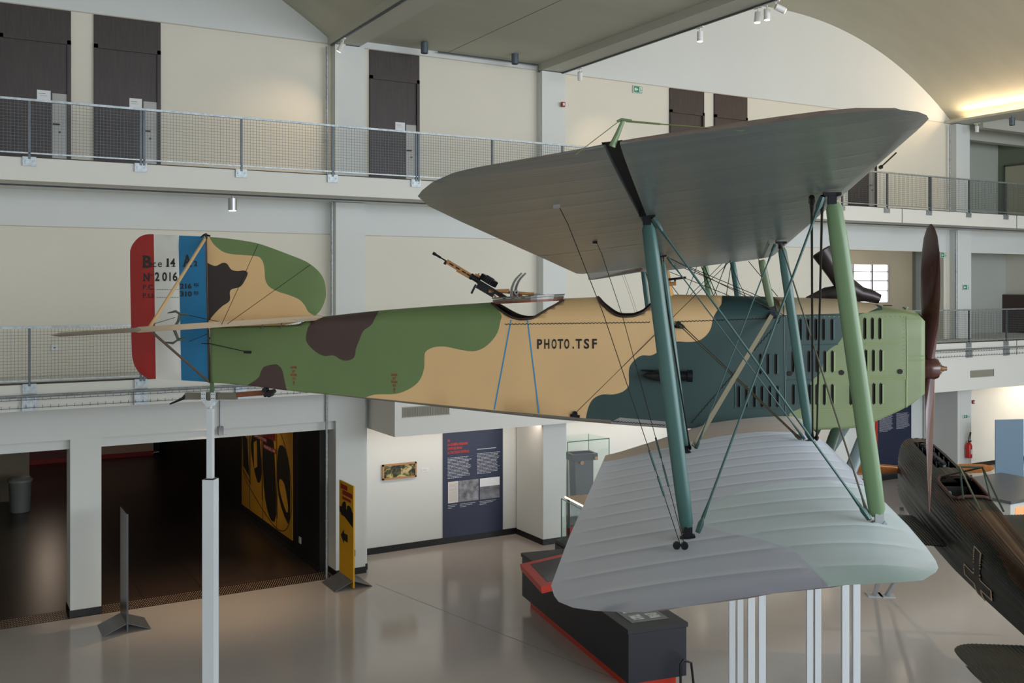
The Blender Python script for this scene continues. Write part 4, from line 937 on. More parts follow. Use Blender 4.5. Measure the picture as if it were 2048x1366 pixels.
# ------------------------------------------------------------------ wings
UP = dict(z0=.1511, d=.0393, i=.1059, dx=0., le=1.42, te=-.548)
LO = dict(z0=-1.4723, d=.0153, i=.1009, dx=.24, le=1.70, te=-.13)
def wing_xyz(W, xs, y, dz=0):
    return Vector((xs - SG * abs(y), y, W['z0'] + W['d'] * abs(y) + W['i'] * (xs - W['dx']) + dz))
def prof_top(u):   # thickness above chord line
    u = min(max(u, 0), 1); return 4.2 * (.2969 * math.sqrt(u) - .126 * u - .3516 * u * u + .2843 * u ** 3 - .1015 * u ** 4) * .2
def zoffs(W, xs, y, top, dist):
    u = (W['le'] - xs) / (W['le'] - W['te'])
    f = math.sqrt(max(0, 1 - (1 - min(1, dist / (.12 if abs(y) < (5.9 if W is LO else 6.9) else .75))) ** 2)) if dist < .75 else 1
    if dist < .75 and abs(y) >= (5.9 if W is LO else 6.9) - .8: k_ = min(1, (abs(y) - (5.9 if W is LO else 6.9) + .8) / .8); f = math.sqrt(max(0, 1 - (1 - min(1, dist / (.12 + .63 * k_))) ** 2))
    rp = (abs(y) / .36) % 1.0; rib = (math.sin(PI * rp) * .0014 - (.0012 if min(rp, 1 - rp) * .36 < .009 else 0)) * min(1, dist / .2)
    if W is LO:
        ch = -.045 - .03 * min(1, max(0, u)) + .045 * math.sin(PI * min(1, max(0, u))) * (1 - f); t = prof_top(u) * 1.02 * f
        return ch + t - rib if top else ch - .012 * f
    ch = .035 - .045 * min(1, max(0, u)) ** .5
    return ch + prof_top(u) * .9 * f if top else ch - .012 * f + rib * .35
def wing_mesh(W, outline, name, mats, tpolys=(), bpolys=(), s=-1, parent=plane, xf=None, cutdist=None):
    """outline in (xs, |y|)"""
    xs0 = min(p[0] for p in outline); xs1 = max(p[0] for p in outline); y0 = min(p[1] for p in outline); y1 = max(p[1] for p in outline)
    gx = [xs0 + (xs1 - xs0) * (i + .5) / 16 for i in range(16)] + [W['le'] - .02, W['le'] - .06]
    gy = [k * .09 + .0001 for k in range(int(y0 / .09), int(y1 / .09) + 2)] + [k * .36 + e_ for k in range(int(y0 / .36), int(y1 / .36) + 2) for e_ in (-.014, -.006, .006, .014)]
    full = cutdist or outline
    def dist(x, y):
        d = 9
        for i in range(len(full)):
            ax, ay = full[i]; bx, by = full[(i + 1) % len(full)]
            if abs(ay - by) < 1e-6 and ay < 1.2: continue
            L = (bx - ax) ** 2 + (by - ay) ** 2
            t = max(0, min(1, ((x - ax) * (bx - ax) + (y - ay) * (by - ay)) / L)) if L else 0
            d = min(d, math.hypot(x - ax - t * (bx - ax), y - ay - t * (by - ay)))
        return d
    den = []
    n = len(outline)
    for i in range(n):
        a, b = outline[i], outline[(i + 1) % n]; k = max(1, int(math.hypot(b[0] - a[0], b[1] - a[1]) / .09))
        den += [(a[0] + (b[0] - a[0]) * j / k, a[1] + (b[1] - a[1]) * j / k) for j in range(k)]
    mb = MB(); edges = []
    for top in (True, False):
        pts, tr = cdt(den, [(x, y) for x in gx for y in gy], tpolys if top else bpolys)
        b = len(mb.v)
        for x, y in pts:
            v = wing_xyz(W, x, s * y, zoffs(W, x, y, top, dist(x, y)))
            mb.v.append(tuple(xf(v) if xf else v))
        for f, mi in tr: mb.f.append([b + i for i in f]); mb.m.append(mi if top else mi + (0 if bpolys else len(mats) - 1))
    # closing strip
    m_ = len(den); vt = []
    for x, y in den:
        for top in (True, False):
            v = wing_xyz(W, x, s * y, zoffs(W, x, y, top, dist(x, y))); vt.append(tuple(xf(v) if xf else v))
    mb.add(vt, [(2 * i, 2 * i + 1, 2 * ((i + 1) % m_) + 1, 2 * ((i + 1) % m_)) for i in range(m_)], len(mats) - 1)
    return P(mb, name, mats, parent, smooth=35)
EDGE = mat('edge_brown', (96, 78, 76), .4)
tipU = [(1.42, 6.75), (1.41, 7.0), (1.38, 7.1), (1.33, 7.2), (1.257, 7.29), (1.158, 7.36), (1.02, 7.40), (.81, 7.41), (.59, 7.415), (.36, 7.41)]
tipU2 = [(.288, 7.40), (.07, 7.365), (-.084, 7.352), (-.189, 7.34), (-.279, 7.29), (-.38, 7.17), (-.46, 7.02), (-.51, 6.9), (-.545, 6.6)]
HG = .30
CTAN = mat('wing_under_tan', (172, 150, 118), .4)
UM = [mat('wing_top_brown', (124, 108, 104), .35), UNDER]
full_up = [(1.42, 0)] + tipU + tipU2 + [(-.55, 1.12), (-.45, 1.0), (.05, .95), (.1, 0)]
for s in (-1, 1):
    main = [(1.42, 0)] + tipU + [(HG + .026, 7.41), (HG + .012, 3.62), (-.548, 3.62), (-.548, 1.12), (-.50, 1.03), (.05, .95), (.1, 0)]
    wing_mesh(UP, main, 'upper_wing', UM, s=s, cutdist=full_up, xf=(lambda v: Vector((v.x, v.y, v.z - max(0, .25 - v.x) * .055))) if s > 0 else None)
    ail = [(HG - .03, 7.40)] + tipU2[1:] + [(-.548, 6.0), (-.548, 3.645), (HG - .014, 3.645)]
    def drop(v, s=s):
        if s < 0: return v
        c = wing_xyz(UP, HG, v.y); dx = c.x - v.x; return Vector((v.x, v.y, v.z - dx * .10))
    wing_mesh(UP, ail, 'aileron', UM, s=s, xf=drop, cutdist=full_up)
    mb = MB(); vs = []
    for y_ in [3.65 + .25 * k for k in range(15)] + [7.37]:
        for x_ in (HG - .04, HG + .03): vs.append(wing_xyz(UP, x_, s * y_, .022))
    mb.add(vs, [(2 * i, 2 * i + 1, 2 * i + 3, 2 * i + 2) for i in range(15)]); P(mb, 'hinge_gap_cover', mat('gap_black', (12, 12, 12), .7))
tipL = [(1.71, 5.2), (1.70, 5.65), (1.685, 5.91), (1.667, 6.04), (1.637, 6.12), (1.555, 6.245), (1.437, 6.28), (1.22, 6.305), (.808, 6.41), (.525, 6.47), (.372, 6.48), (.264, 6.434), (.14, 6.363), (.031, 6.263), (-.052, 6.132), (-.091, 6.009), (-.132, 5.818), (-.14, 5.6)]
lout = [(1.68, .40), (1.69, 2.0)] + tipL + [(-.17, 4.8), (-.235, 1.5), (.12, 1.1), (.64, .40)]
lg = [(1.21, 6.6)] + smooth_poly([(1.21, 6.371), (1.142, 6.318), (1.082, 6.04), (1.05, 5.868), (.906, 5.548), (.72, 5.25), (.6, 4.9), (.8, 4.3), (1.25, 4.05), (1.8, 4.2)], 3, False) + [(2, 6.6)]
lt = [(-.5, 2.0)] + smooth_poly([(-.25, 1.9), (.09, 1.80), (.633, 1.55), (1.107, 1.5), (1.53, 1.75), (1.8, 2.1)], 3, False) + [(2, 0), (-.5, 0)]
for s in (-1, 1):
    wing_mesh(LO, lout, 'lower_wing', [WMAUVE, WGREEN, WTAN, EDGE], tpolys=[(lg, 1), (lt, 2)], s=s)

# interplane struts
so, si = 5.315, 2.224
XF, XR = 1.296, .302
def tops(x0, off, s): return Vector((x0 - SG * off, s * off, .1511 + .0393 * off + .1059 * x0))
def bots(x0, off, s): return Vector((x0 + .24 - SG * off, s * off, -1.4723 + .0153 * off + .1009 * x0))
for s in (-1, 1):
    for off, ch in ((so, (.082, .096)), (si, (.067, .078))):
        for x0, f in ((XF, 1), (XR, 0)):
            a = tops(x0 + (.018 if off == so and not f else 0), off, s); b = bots(x0 - (.035 if off == si and not f else 0), off, s); d_ = (b - a).normalized()
            mt = SGREEN if (off == so and f) else STEAL
            mb = MB(); mb.foil(a + d_ * .05, b - d_ * .045, ch[f], .042, (1, 0, 0)); st = P(mb, 'interplane_strut', mt, smooth=60)
            if mt is SGREEN: st['label'] = 'light green interplane strut'
            for e, q in ((a, .03), (b, -.03)):
                mb = MB(); mb.box(e.x - .022, e.x + .022, e.y - .015, e.y + .015, min(e.z, e.z + q * -2), max(e.z, e.z + q * -2)); mb.lathe((e.x + .027, e.y, e.z - q * .3), [(.011, -.02), (.011, .02)], 8, 0, 'y'); mb.lathe((e.x - .027, e.y, e.z - q * .3), [(.01, -.02), (.01, .02)], 8, 0, 'y'); mb.box(e.x - .045, e.x + .045, e.y - .02, e.y + .02, e.z - .003 - (.012 if q > 0 else 0), e.z + .003)
                P(mb, 'strut_fitting', SILVER if (f and off == so and q < 0) else BMET, st)
# cabane struts
for s in (-1, 1):
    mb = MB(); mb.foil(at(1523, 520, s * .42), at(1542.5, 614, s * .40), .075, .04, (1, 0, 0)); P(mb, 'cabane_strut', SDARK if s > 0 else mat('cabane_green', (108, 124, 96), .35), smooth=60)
v = at(1542, 613, -.40); mb = MB(); mb.lathe((v.x, v.y + .02, v.z + .02), [(.05, -.03), (.05, .0)], 12, 0, 'y'); P(mb, 'strut_socket', DARK)
# wires
def wire(a, b, r, m_, name='bracing_wire', ends=True):
    mb = MB(); mb.tube([a, b], r, 6)
    if ends:
        for p_, q in ((a, b), (b, a)):
            d_ = (q - p_).normalized(); mb.tube([p_, p_ + d_ * .05, p_ + d_ * .09], [r * 2.2, r * 2.6, r], 6)
            for k in (-1, 1): mb.tube([p_ + d_ * .08 + Vector((k * .006, 0, 0)), p_ + d_ * .2], r * .8, 4)
    return P(mb, name, m_, smooth=True)
for s in (-1, 1):
    T = lambda f, o: tops(XF if f else XR, o, s) + Vector((0, 0, -.02))
    B = lambda f, o: bots(XF if f else XR, o, s) + Vector((0, 0, .03))
    ex = Vector((-.05, 0, 0)); ey = Vector((.05, 0, 0))
    for k in (0, -.055): wire(T(1, so) + ex + Vector((k, 0, 0)), B(1, si) + ey + Vector((k * .6, 0, 0)), .007, WIREB)
    wire(T(0, so) + ey, B(0, si), .006, WIREB)
    wire(T(0, so) + ey, B(1, so) + ex, .007, WIRET); wire(T(1, so) + ex, B(0, so) + ey, .007, WIRET)
    wire(T(0, si) + ey, B(1, si) + ex, .006, WIRET); wire(T(1, si) + ex, B(0, si) + ey, .006, WIRET)
    wire(T(1, si) + Vector((.0, 0, 0)), B(1, so) + ex, .006, WIREG); wire(T(0, si), B(0, so) + Vector((-.03, 0, 0)), .005, WIREG)
    fa = at(1357, 649, -.43); fb = at(1545, 628, -.43); fc = at(1150, 827, -.40)
    if s > 0: fa.y = -fa.y; fb.y = -fb.y; fc.y = -fc.y
    for k in (0, .03): wire(fa + Vector((k, 0, 0)), B(1, si) + Vector((-.09 + k * .4, 0, 0)), .005, mat('wire_olive', (92, 88, 70), .5))
    mb = MB(); mb.obox(fb, B(0, si) + Vector((.03, 0, .02)), .042, .012, (0, 1, 0)); P(mb, 'drag_brace', mat('brace_olive', (128, 122, 102), .45))
    ctop_ = Vector((.92, s * .46, wing_xyz(UP, .92, s * .4).z))
    wire(fc, ctop_, .0035, WIREB, ends=False)
    wire(Vector((1.25, s * .42, wing_xyz(UP, 1.25, .42).z)), T(1, si) + ex * 2, .005, WIREB, ends=False)
    wire(T(1, si) + ex, at(1500, 600, 0) + Vector((0, s * .3, 0)), .004, WIREB, ends=False)
    wire(T(0, si) + ey, at(1560, 630, 0) + Vector((0, s * .42, 0)), .004, WIREB, ends=False)
    mb = MB()
    for p_ in (fa, fb, fc): mb.lathe((p_.x, p_.y, p_.z), [(.03, -.03), (.024, .03)], 8, 0, 'y'); mb.tube([p_ + Vector((-.05, 0, -.02)), p_ + Vector((.05, 0, -.03))], .016, 6)
    P(mb, 'wire_anchors', BMET)
# cross wires between the wing halves under the centre section
for s in (-1, 1):
    wire(Vector((1.2, s * .46, wing_xyz(UP, 1.2, .46).z - .02)), Vector((1.4, -s * .36, -.1)), .004, WIREB, ends=False)
    wire(Vector((.5, s * .46, wing_xyz(UP, .5, .46).z - .02)), Vector((1.35, s * .38, -.16)), .004, WIREB, ends=False)
# aileron control cables
def wpt(px, py, up=True, off=0):
    k, m_ = km(px, py); W = UP if up else LO
    D = (W['z0'] + off + W['d'] * D0 + W['i'] * (SG * D0 - W['dx'])) / (m_ + W['d'] - W['i'] * k + W['i'] * SG)
    return Vector((D * k, D - D0, D * m_))
for s in (-1, 1):
    foot = wpt(1361, 1091, False, .02); a1 = wpt(1113, 403, True, -.0); a2 = wpt(1190, 478, True, -.0)
    for a_, nm in ((a1, 0), (a2, 1)):
        k = Vector((.02 * nm, 0, 0)); pth = [Vector((p_.x, p_.y * -s, p_.z)) for p_ in (a_, a_.lerp(foot + k, .06) + Vector((.015, 0, 0)), a_.lerp(foot + k, .3) + Vector((.03, 0, 0)), a_.lerp(foot + k, .7) + Vector((.015, 0, 0)), foot + k)]
        mb = MB(); mb.tube(pth, .0021, 5)
        for f in (.70, .78): q0 = pth[3].lerp(pth[4], (f - .7) / .3); q1 = pth[3].lerp(pth[4], (f - .64) / .3); mb.tube([q0, q1], .006, 6, 1)
        P(mb, 'control_cable', [WIREB, WIRET], smooth=True)
        mb = MB(); p_ = pth[0]; mb.box(p_.x - .015, p_.x + .015, p_.y - .012, p_.y + .012, p_.z - .03, p_.z + .01); P(mb, 'cable_fitting', SILVER if nm == 0 else BMET)
    p_ = Vector((foot.x, foot.y * -s, foot.z)); mb = MB()
    for k in (-.02, .02): mb.lathe((p_.x + k, p_.y, p_.z), [(.02, -.012), (.02, .012)], 10, 0, 'y')
    P(mb, 'pulley', BMET)
    # aileron horn and link
    h0 = Vector((.30 - SG * 7.4, s * 7.39, wing_xyz(UP, .3, 7.39).z)); hx = Vector((h0.x + .035, h0.y, h0.z + .085))
    mb = MB(); mb.tube([h0 + Vector((-.002, 0, .0)), h0.lerp(hx, .5), hx], [.012, .009, .007], 10); mb.tube([hx + Vector((-.02, 0, -.002)), hx + Vector((-.005, 0, .006)), hx + Vector((.03, 0, .0))], .005, 6); P(mb, 'aileron_horn', mat('horn_green', (110, 134, 98), .4), smooth=60)
    mb = MB(); mb.tube([hx + Vector((.01, 0, 0)), hx + Vector((.12, 0, -.012)), hx + Vector((.13, 0, -.013)), hx + Vector((.40, 0, -.04))], [.004, .0035, .002, .002], 6); mb.tube([hx + Vector((-.02, 0, -.005)), hx + Vector((-.16, 0, -.11))], .0015, 5); P(mb, 'aileron_link', mat('link_green', (108, 116, 74), .5))
v = wpt(1764, 332, True); v2 = wpt(1792, 306, True); mb = MB(); mb.tube([v, v2], .0035, 5); mb.lathe((v.x - .005, v.y, v.z - .005), [(.009, -.008), (.009, .008)], 8, 0, 'y'); P(mb, 'leading_edge_hook', BMET)

# ------------------------------------------------------------------ nose, exhaust, propeller, gear
pth = [at(*p) for p in ((1759, 598), (1742, 592), (1722, 588), (1700, 578), (1684, 562), (1672, 545), (1659, 526), (1643, 502))]
mb = MB(); mb.tube(pth, [.05, .068, .078, .105, .10, .095, .1, .112], 16, 0, True); mb.tube([pth[-1], pth[-1] + (pth[-1] - pth[-2]).normalized() * .004], [.098, .098], 16, 1)
mb.tube([at(1612, 596), at(1650, 588), at(1690, 586), at(1730, 594)], [.01, .07, .1, .05], 14, 0)
P(mb, 'exhaust_stack', [mat('exhaust_metal', (62, 56, 58), .32, .6, noise=.3, scale=6), DARK], smooth=60)
v = at(1812, 617); mb = MB(); mb.lathe((v.x, 0, v.z - .03), [(.02, 0), (.02, .03), (.035, .032), (.035, .045)], 12); P(mb, 'radiator_cap', LGREEN)
mb = MB(); q = at(1775, 611); mb.box(q.x - .04, q.x + .04, -.03, .03, q.z - .004, q.z + .006); P(mb, 'fuel_hatch', DARK)
hub = at(1859, 737)
root_p = bpy.data.objects.new('propeller', None); C.objects.link(root_p); root_p.parent = plane; root_p.location = (hub.x, 0, hub.z + ZO); root_p.empty_display_size = .2
for s in (1, -1):
    mb = MB(); R = 1.50; sec = []; n = 12
    st = [(0, .085, 65, .075), (.12, .085, 58, .07), (.28, .12, 46, .055), (.5, .17, 36, .04), (.75, .215, 29, .028), (1.0, .235, 24, .02), (1.2, .23, 21, .016), (1.36, .19, 19, .013), (1.45, .12, 18, .01), (1.50, .03, 18, .006)]
    for r_, c_, b_, t_ in st:
        b_ = math.radians(b_); cd = Vector((math.sin(b_), -s * math.cos(b_), 0)); nd = Vector((math.cos(b_), s * math.sin(b_), 0))
        shift = cd * (.02 * (r_ / R))
        sec.append([Vector((0, 0, s * r_)) + shift + cd * (math.cos(2 * PI * j / n) * c_ / 2 * 1.25) + nd * (math.sin(2 * PI * j / n) * t_ / 2 * 1.3) for j in range(n)])
    vs = [v_ for q_ in sec for v_ in q_]; fs = []
    for i in range(len(sec) - 1):
        for j in range(n): fs.append((i * n + j, i * n + (j + 1) % n, (i + 1) * n + (j + 1) % n, (i + 1) * n + j))
    fs.append(tuple((len(sec) - 1) * n + j for j in range(n))); mb.add(vs, fs)
    mb.build('blade', MAHOG, root_p, True)
mb = MB(); mb.lathe((-.07, 0, 0), [(.1, 0), (.115, .04), (.115, .11), (.1, .15)], 20, 0, 'x'); mb.build('hub', MAHOG, root_p, True)
mb = MB(); mb.lathe((.08, 0, 0), [(.07, 0), (.07, .012), (.03, .014), (.03, .06), (.022, .062), (.022, .09)], 12, 0, 'x')
for k in range(8): a_ = k * PI / 4; mb.lathe((.09, .055 * math.cos(a_), .055 * math.sin(a_)), [(.009, 0), (.009, .02)], 6, 0, 'x')
mb.build('hub_bolts', mat('hub_metal', (150, 120, 90), .35, .7), root_p)
mb = MB(); mb.tube([(XN - .1, 0, hub.z), (hub.x - .05, 0, hub.z)], .06, 12); P(mb, 'propeller_shaft', BMET)
for s in (-1, 1):
    mb = MB(); mb.foil(Vector((1.98, s * .40, -1.43)), Vector((1.62, s * .78, -2.3)), .11, .04, (1, 0, 0)); P(mb, 'undercarriage_strut', SDARK, smooth=60)
    mb = MB(); mb.foil(Vector((2.28, s * .40, -1.42)), Vector((1.85, s * .78, -2.3)), .12, .05, (1, 0, 0)); P(mb, 'undercarriage_strut', mat('gear_grey', (112, 128, 132), .35), smooth=60)
mb = MB(); mb.tube([(1.74, -.85, -2.3), (1.74, .85, -2.3)], .03, 10); P(mb, 'axle', BMET)
# wind generator on the side
mb = MB(); q = at(1285, 751, -.50); xe = at(1385, 753, -.50).x
mb.lathe((q.x, q.y, q.z), [(.005, 0), (.03, .05), (.055, .14), (.065, .22), (.065, .36), (.05, .37), (.05, xe - q.x - .06), (.062, xe - q.x - .055), (.062, xe - q.x)], 16, 0, 'x'); P(mb, 'wind_generator', BMET, smooth=50)
mb = MB(); mb.tube([at(1283, 741, -.45), (q.x + .12, q.y, q.z + .05)], .01, 6); mb.box(q.x + .2, q.x + .3, -.48, -.4, q.z - .03, q.z + .03); P(mb, 'generator_mount', BMET)

# ------------------------------------------------------------------ windscreen fairing, sight, gun ring and gun
mb = MB(); sec = [(1316, 1334, 535, .08), (1314, 1340, 548, .12), (1314, 1344, 575, .13), (1318, 1348, 590, .15), (1322, 1352, 615, .22), (1326, 1356, 640, .30)]
rings = []
for xa, xb, py, hwid in sec:
    A = at(xa, py); B_ = at(xb, py); c_ = (A.x + B_.x) / 2; rx = (B_.x - A.x) / 2
    rings.append([(c_ + rx * math.cos(2 * PI * j / 14), hwid * math.sin(2 * PI * j / 14), A.z) for j in range(14)])
vs = [v_ for q_ in rings for v_ in q_]; fs = []
for i in range(len(rings) - 1):
    for j in range(14): fs.append((i * 14 + j, i * 14 + (j + 1) % 14, (i + 1) * 14 + (j + 1) % 14, (i + 1) * 14 + j))
fs.append(tuple(range(14))); mb.add(vs, fs); P(mb, 'headrest_fairing', mat('fairing_tan', (206, 156, 92), .45), smooth=60)
mb = MB(); mb.tube([at(1330, 560, -.1), at(1372, 555, -.1)], .013, 10); mb.obox(at(1350, 563, -.1), at(1350, 556, -.1), .02, .02); P(mb, 'gun_sight', BMET, smooth=True)
mb = MB(); mb.tube([at(1334, 568, -.1), at(1352, 567, -.1)], .022, 10); P(mb, 'sight_bracket', BRASS, smooth=True)
mb = MB(); mb.obox(at(1349, 620, -.25), at(1350, 637, -.3), .02, .03); mb.lathe(tuple(at(1350, 636, -.33)), [(.02, -.015), (.02, .015)], 10, 1, 'y'); P(mb, 'cockpit_latch', [BMET, BRASS])
# ring
A = at(986, 603); B_ = at(1128, 596); cx_ = (A.x + B_.x) / 2; cz_ = (A.z + B_.z) / 2; R = (B_.x - A.x) / 2; sl = (B_.z - A.z) / (B_.x - A.x)
def annulus(mb, r0, r1, z0, z1, mi=0, n=36):
    vs = []
    for j in range(n):
        a_ = 2 * PI * j / n
        for r_ in (r0, r1):
            for z_ in (z0, z1): vs.append((cx_ + r_ * math.cos(a_), r_ * math.sin(a_), cz_ + sl * r_ * math.cos(a_) + z_))
    fs = []
    for j in range(n):
        b = 4 * j; c_ = 4 * ((j + 1) % n); fs += [(b, b + 1, c_ + 1, c_), (b + 2, c_ + 2, c_ + 3, b + 3), (b, c_, c_ + 2, b + 2), (b + 1, b + 3, c_ + 3, c_ + 1)]
    mb.add(vs, fs, mi)
mb = MB(); annulus(mb, R - .05, R, .0, .022, 0); annulus(mb, R - .05, R + .008, .028, .045, 0); annulus(mb, R - .06, R - .004, -.026, 0, 1); P(mb, 'gun_ring', [mat('ring_metal', (112, 112, 108), .35, .7), RWOOD])
gun = bpy.data.objects.new('machine_gun', None); C.objects.link(gun); gun.parent = plane; gun.location = (0, 0, ZO); gun.empty_display_size = .1
yg = -.06
mz = at(866, 506, yg); rc = at(992, 583, yg); dg = (rc - mz).normalized(); L_ = (rc - mz).length
def gp(f, up=0, sd=0): 
    n_ = Vector((-dg.z, 0, dg.x)); n_ = n_ if n_.z > 0 else -n_
    return mz + dg * (L_ * f) + n_ * up + Vector((0, sd, 0))
mb = MB(); mb.tube([gp(0), gp(.04), gp(.045), gp(.12), gp(.125), gp(.3), gp(.66)], [.018, .018, .013, .013, .008, .008, .008], 10); mb.build('barrel', BMET, gun, True)
mb = MB(); mb.obox(gp(.22, .0), gp(.62, -.0), .04, .05); mb.obox(gp(.4, -.025), gp(.6, -.02), .03, .03); mb.build('jacket', BRASS, gun)
mb = MB()
for f in (.27, .37, .47, .54): mb.obox(gp(f, .0, -.021), gp(f + .06, .0, -.021), .003, .014)
mb.obox(gp(.2, -.02), gp(.23, -.02), .045, .04); mb.build('jacket_slots', BMET, gun)
mb = MB(); mb.tube([gp(.6), gp(.63), gp(.635), gp(.74)], [.036, .036, .03, .03], 14); mb.obox(gp(.72, -.01), gp(1.16, -.005), .05, .045); mb.obox(gp(.74, -.055), gp(1.0, -.05), .035, .05); mb.obox(gp(.72, -.05), gp(.73, -.16), .02, .03, (0, 1, 0)); mb.build('receiver', BMET, gun, True)
mb = MB(); cdr = gp(.84, .06); nrm = (gp(.84, .1) - gp(.84, .06)).normalized(); mb.tube([cdr - nrm * .03, cdr + nrm * .035], .098, 24); mb.tube([cdr + nrm * .035, cdr + nrm * .045], .05, 16)
for k in range(24): a_ = 2 * PI * k / 24; e_ = dg * math.cos(a_) * .099 + Vector((0, 1, 0)) * math.sin(a_) * .099; mb.tube([cdr + e_ - nrm * .028, cdr + e_ + nrm * .03], .006, 4)
mb.build('ammunition_drum', BMET, gun, 30)
mb = MB(); mb.tube([gp(.68, .03), gp(.68, .075)], .008, 6); mb.tube([gp(.64, .04), gp(.72, .045)], .014, 8); mb.build('sight', BRASS, gun)
mb = MB(); mb.obox(at(978, 582, yg), at(1018, 581, yg), .05, .035); mb.obox(at(981, 586, yg), at(992, 594, yg), .02, .02); mb.tube([at(1003, 583, yg), at(1060, 588, yg), at(1068, 588, yg)], .018, 10); mb.build('butt', BRASS, gun, True)
mb = MB(); mb.obox(at(1001, 584, yg), at(1003, 597, yg), .05, .045); mb.obox(at(1028, 584, yg), at(1024, 597, yg), .06, .05); mb.obox(at(1036, 588, yg), at(1049, 597, yg), .03, .03); mb.build('pedestal', RWOOD, gun)
mb = MB()
for dy, o_ in ((-.1, 0), (.12, 8)):
    arc = smooth_poly([(1020 + o_, 596), (1020 + o_, 582), (1023 + o_, 570), (1030 + o_, 557), (1042 + o_, 545)], 4, False); arc2 = smooth_poly([(1045 + o_, 547), (1034 + o_, 559), (1028 + o_, 571), (1026 + o_, 582), (1027 + o_, 596)], 4, False)
    poly = arc + arc2; mb.prism(poly, lambda a_, b_, dy=dy: tuple(at(a_, b_, dy)), lambda a_, b_, dy=dy: tuple(at(a_, b_, dy) + Vector((0, .012, 0))))
    for k in range(3, len(arc) - 2): mx = (arc[k][0] + arc2[len(arc2) - 1 - k][0]) / 2; my = (arc[k][1] + arc2[len(arc2) - 1 - k][1]) / 2; v_ = at(mx, my, dy); mb.lathe((v_.x, v_.y - .002, v_.z), [(.005, 0), (.005, .002)], 6, 1, 'y')
mb.build('elevation_arcs', [mat('arc_metal', (150, 152, 150), .35, .6), DARK], gun)
mb = MB(); v_ = at(1033, 585, -.13); mb.lathe(tuple(v_), [(.025, 0), (.025, .03)], 16, 0, 'y'); mb.lathe((v_.x, v_.y - .003, v_.z), [(.012, 0), (.012, .003)], 10, 1, 'y')
for p_, q_ in ((1073, 590), (1078, 590), (1085, 592)): v_ = at(p_, q_, yg); mb.lathe(tuple(v_), [(.02, -.03), (.02, .03)], 10, 0, 'y')
mb.obox(at(1068, 590, yg), at(1092, 592, yg), .05, .03); mb.build('clamp', [SILVER, BMET], gun)

# ------------------------------------------------------------------ supports
def wpos(v): return plane.matrix_world @ v
RM = Matrix.Translation(plane.location) @ Matrix.Rotation(HEAD, 4, 'Z')
p_ = RM @ Vector((at(421, 800).x, 0, 0))
root = empty('tail_support_post', (p_.x, p_.y, 0), HEAD, 'white square telescopic post carrying the tail skid of the biplane', 'support post')
zt_ = CAMZ + at(421, 812).z
mb = MB(); mb.box(-.033, .033, -.033, .033, 4.0, zt_ - .03); mb.build('upper_tube', POSTW, root)
zm = CAMZ + at(421, 958).z
mb = MB(); mb.box(-.068, .068, -.068, .068, 0.02, zm); mb.build('lower_tube', POSTW, root)
mb = MB(); mb.box(-.05, .05, -.05, .05, zm, zm + .012); mb.box(-.2, .2, -.2, .2, 0, .02); mb.build('collar', BMET, root)
mb = MB(); za = CAMZ + at(421, 800).z; zb_ = CAMZ + at(421, 784).z
for y in (-.06, .06):
    mb.box(-.085, -.03, y - .004, y + .004, za, zb_); mb.box(.03, .085, y - .004, y + .004, za, zb_); mb.add([(-.085, y, za), (.085, y, za), (.03, y, za - .06), (-.03, y, za - .06)], [(0, 1, 2, 3)])
mb.box(-.03, .03, -.064, .064, za - .07, za - .0); mb.lathe((0, 0, zt_ - .04), [(.02, 0), (.02, .06)], 10)
for x in (-.07, -.045, .045, .07):
    for z in (za + .025, zb_ - .02): mb.lathe((x, -.066, z), [(.006, 0), (.006, .003)], 8, 1, 'y')
mb.build('fork_plate', [POSTW, BMET], root)
root = empty('wing_support_stand', tuple(RM @ Vector((1.55, 0, -ZR)))[:2] + (0,), HEAD, 'white four-legged post stand under the undercarriage of the biplane', 'support stand')
for (px, y) in ((1472, .75), (1513, -.75), (1627, .75), (1701, -.75)):
    x_ = at(px, 900, y).x - 1.55; mb = MB()
    for s in (-1, 1): mb.box(x_ + s * (.045 if y > 0 else .052) - .033, x_ + s * (.045 if y > 0 else .052) + .033, y - .04, y + .04, 0.02, 3.98)
    mb.box(x_ - .12, x_ + .12, y - .12, y + .12, 0, .02); mb.build('leg', POSTW, root)
mb = MB()
for y in (.75, -.75): mb.box(-.55, .6, y - .05, y + .05, 3.98, 4.06)
mb.box(-.05, .3, -.8, .8, 4.0, 4.06); mb.build('cross_beam', POSTW, root)

# ================================================================== the corrugated monoplane
JN = Vector((15.38, 11.90, CAMZ - 3.38)); JT = Vector((11.37, 6.37, CAMZ - 4.42)); jd = (JT - JN); JL = jd.length
JH = math.atan2(-jd.y, -jd.x)
jun = empty('monoplane', (JN.x, JN.y, 2.0), JH, 'dark corrugated metal monoplane with a white-outlined cross on its side', 'aeroplane')
def jz(x): return JN.z - 2.0 + (JT.z - JN.z) * (-x / JL)     # x: 0 at nose, negative aft
JW = [(-7.4, .05), (-5.5, .22), (-4.2, .33), (-2.9, .39), (-2.0, .40), (-.6, .38), (0, .34)]
JHt = [(-7.4, .2), (-5.5, .38), (-4.2, .48), (-2.9, .58), (-2.0, .62), (-.8, .63), (0, .62)]
def jsec(x, t, off=0, rip=True):      # t 0..1 around, 0 = bottom centre, .5 = top centre
    a = 2 * PI * t - PI / 2; e = .55; w_ = interp(JW, x); h = interp(JHt, x)
    c, s = math.cos(a), math.sin(a); px = math.copysign(abs(c) ** e, c) * w_; pz = math.copysign(abs(s) ** (e if s < 0 else .72), s) * h
    o = off + (.007 * math.cos(t * 2 * PI * 64) if rip else .0075)
    n_ = Vector((c, s)).normalized()
    return (x, px + n_.x * o, jz(x) + pz + n_.y * o)
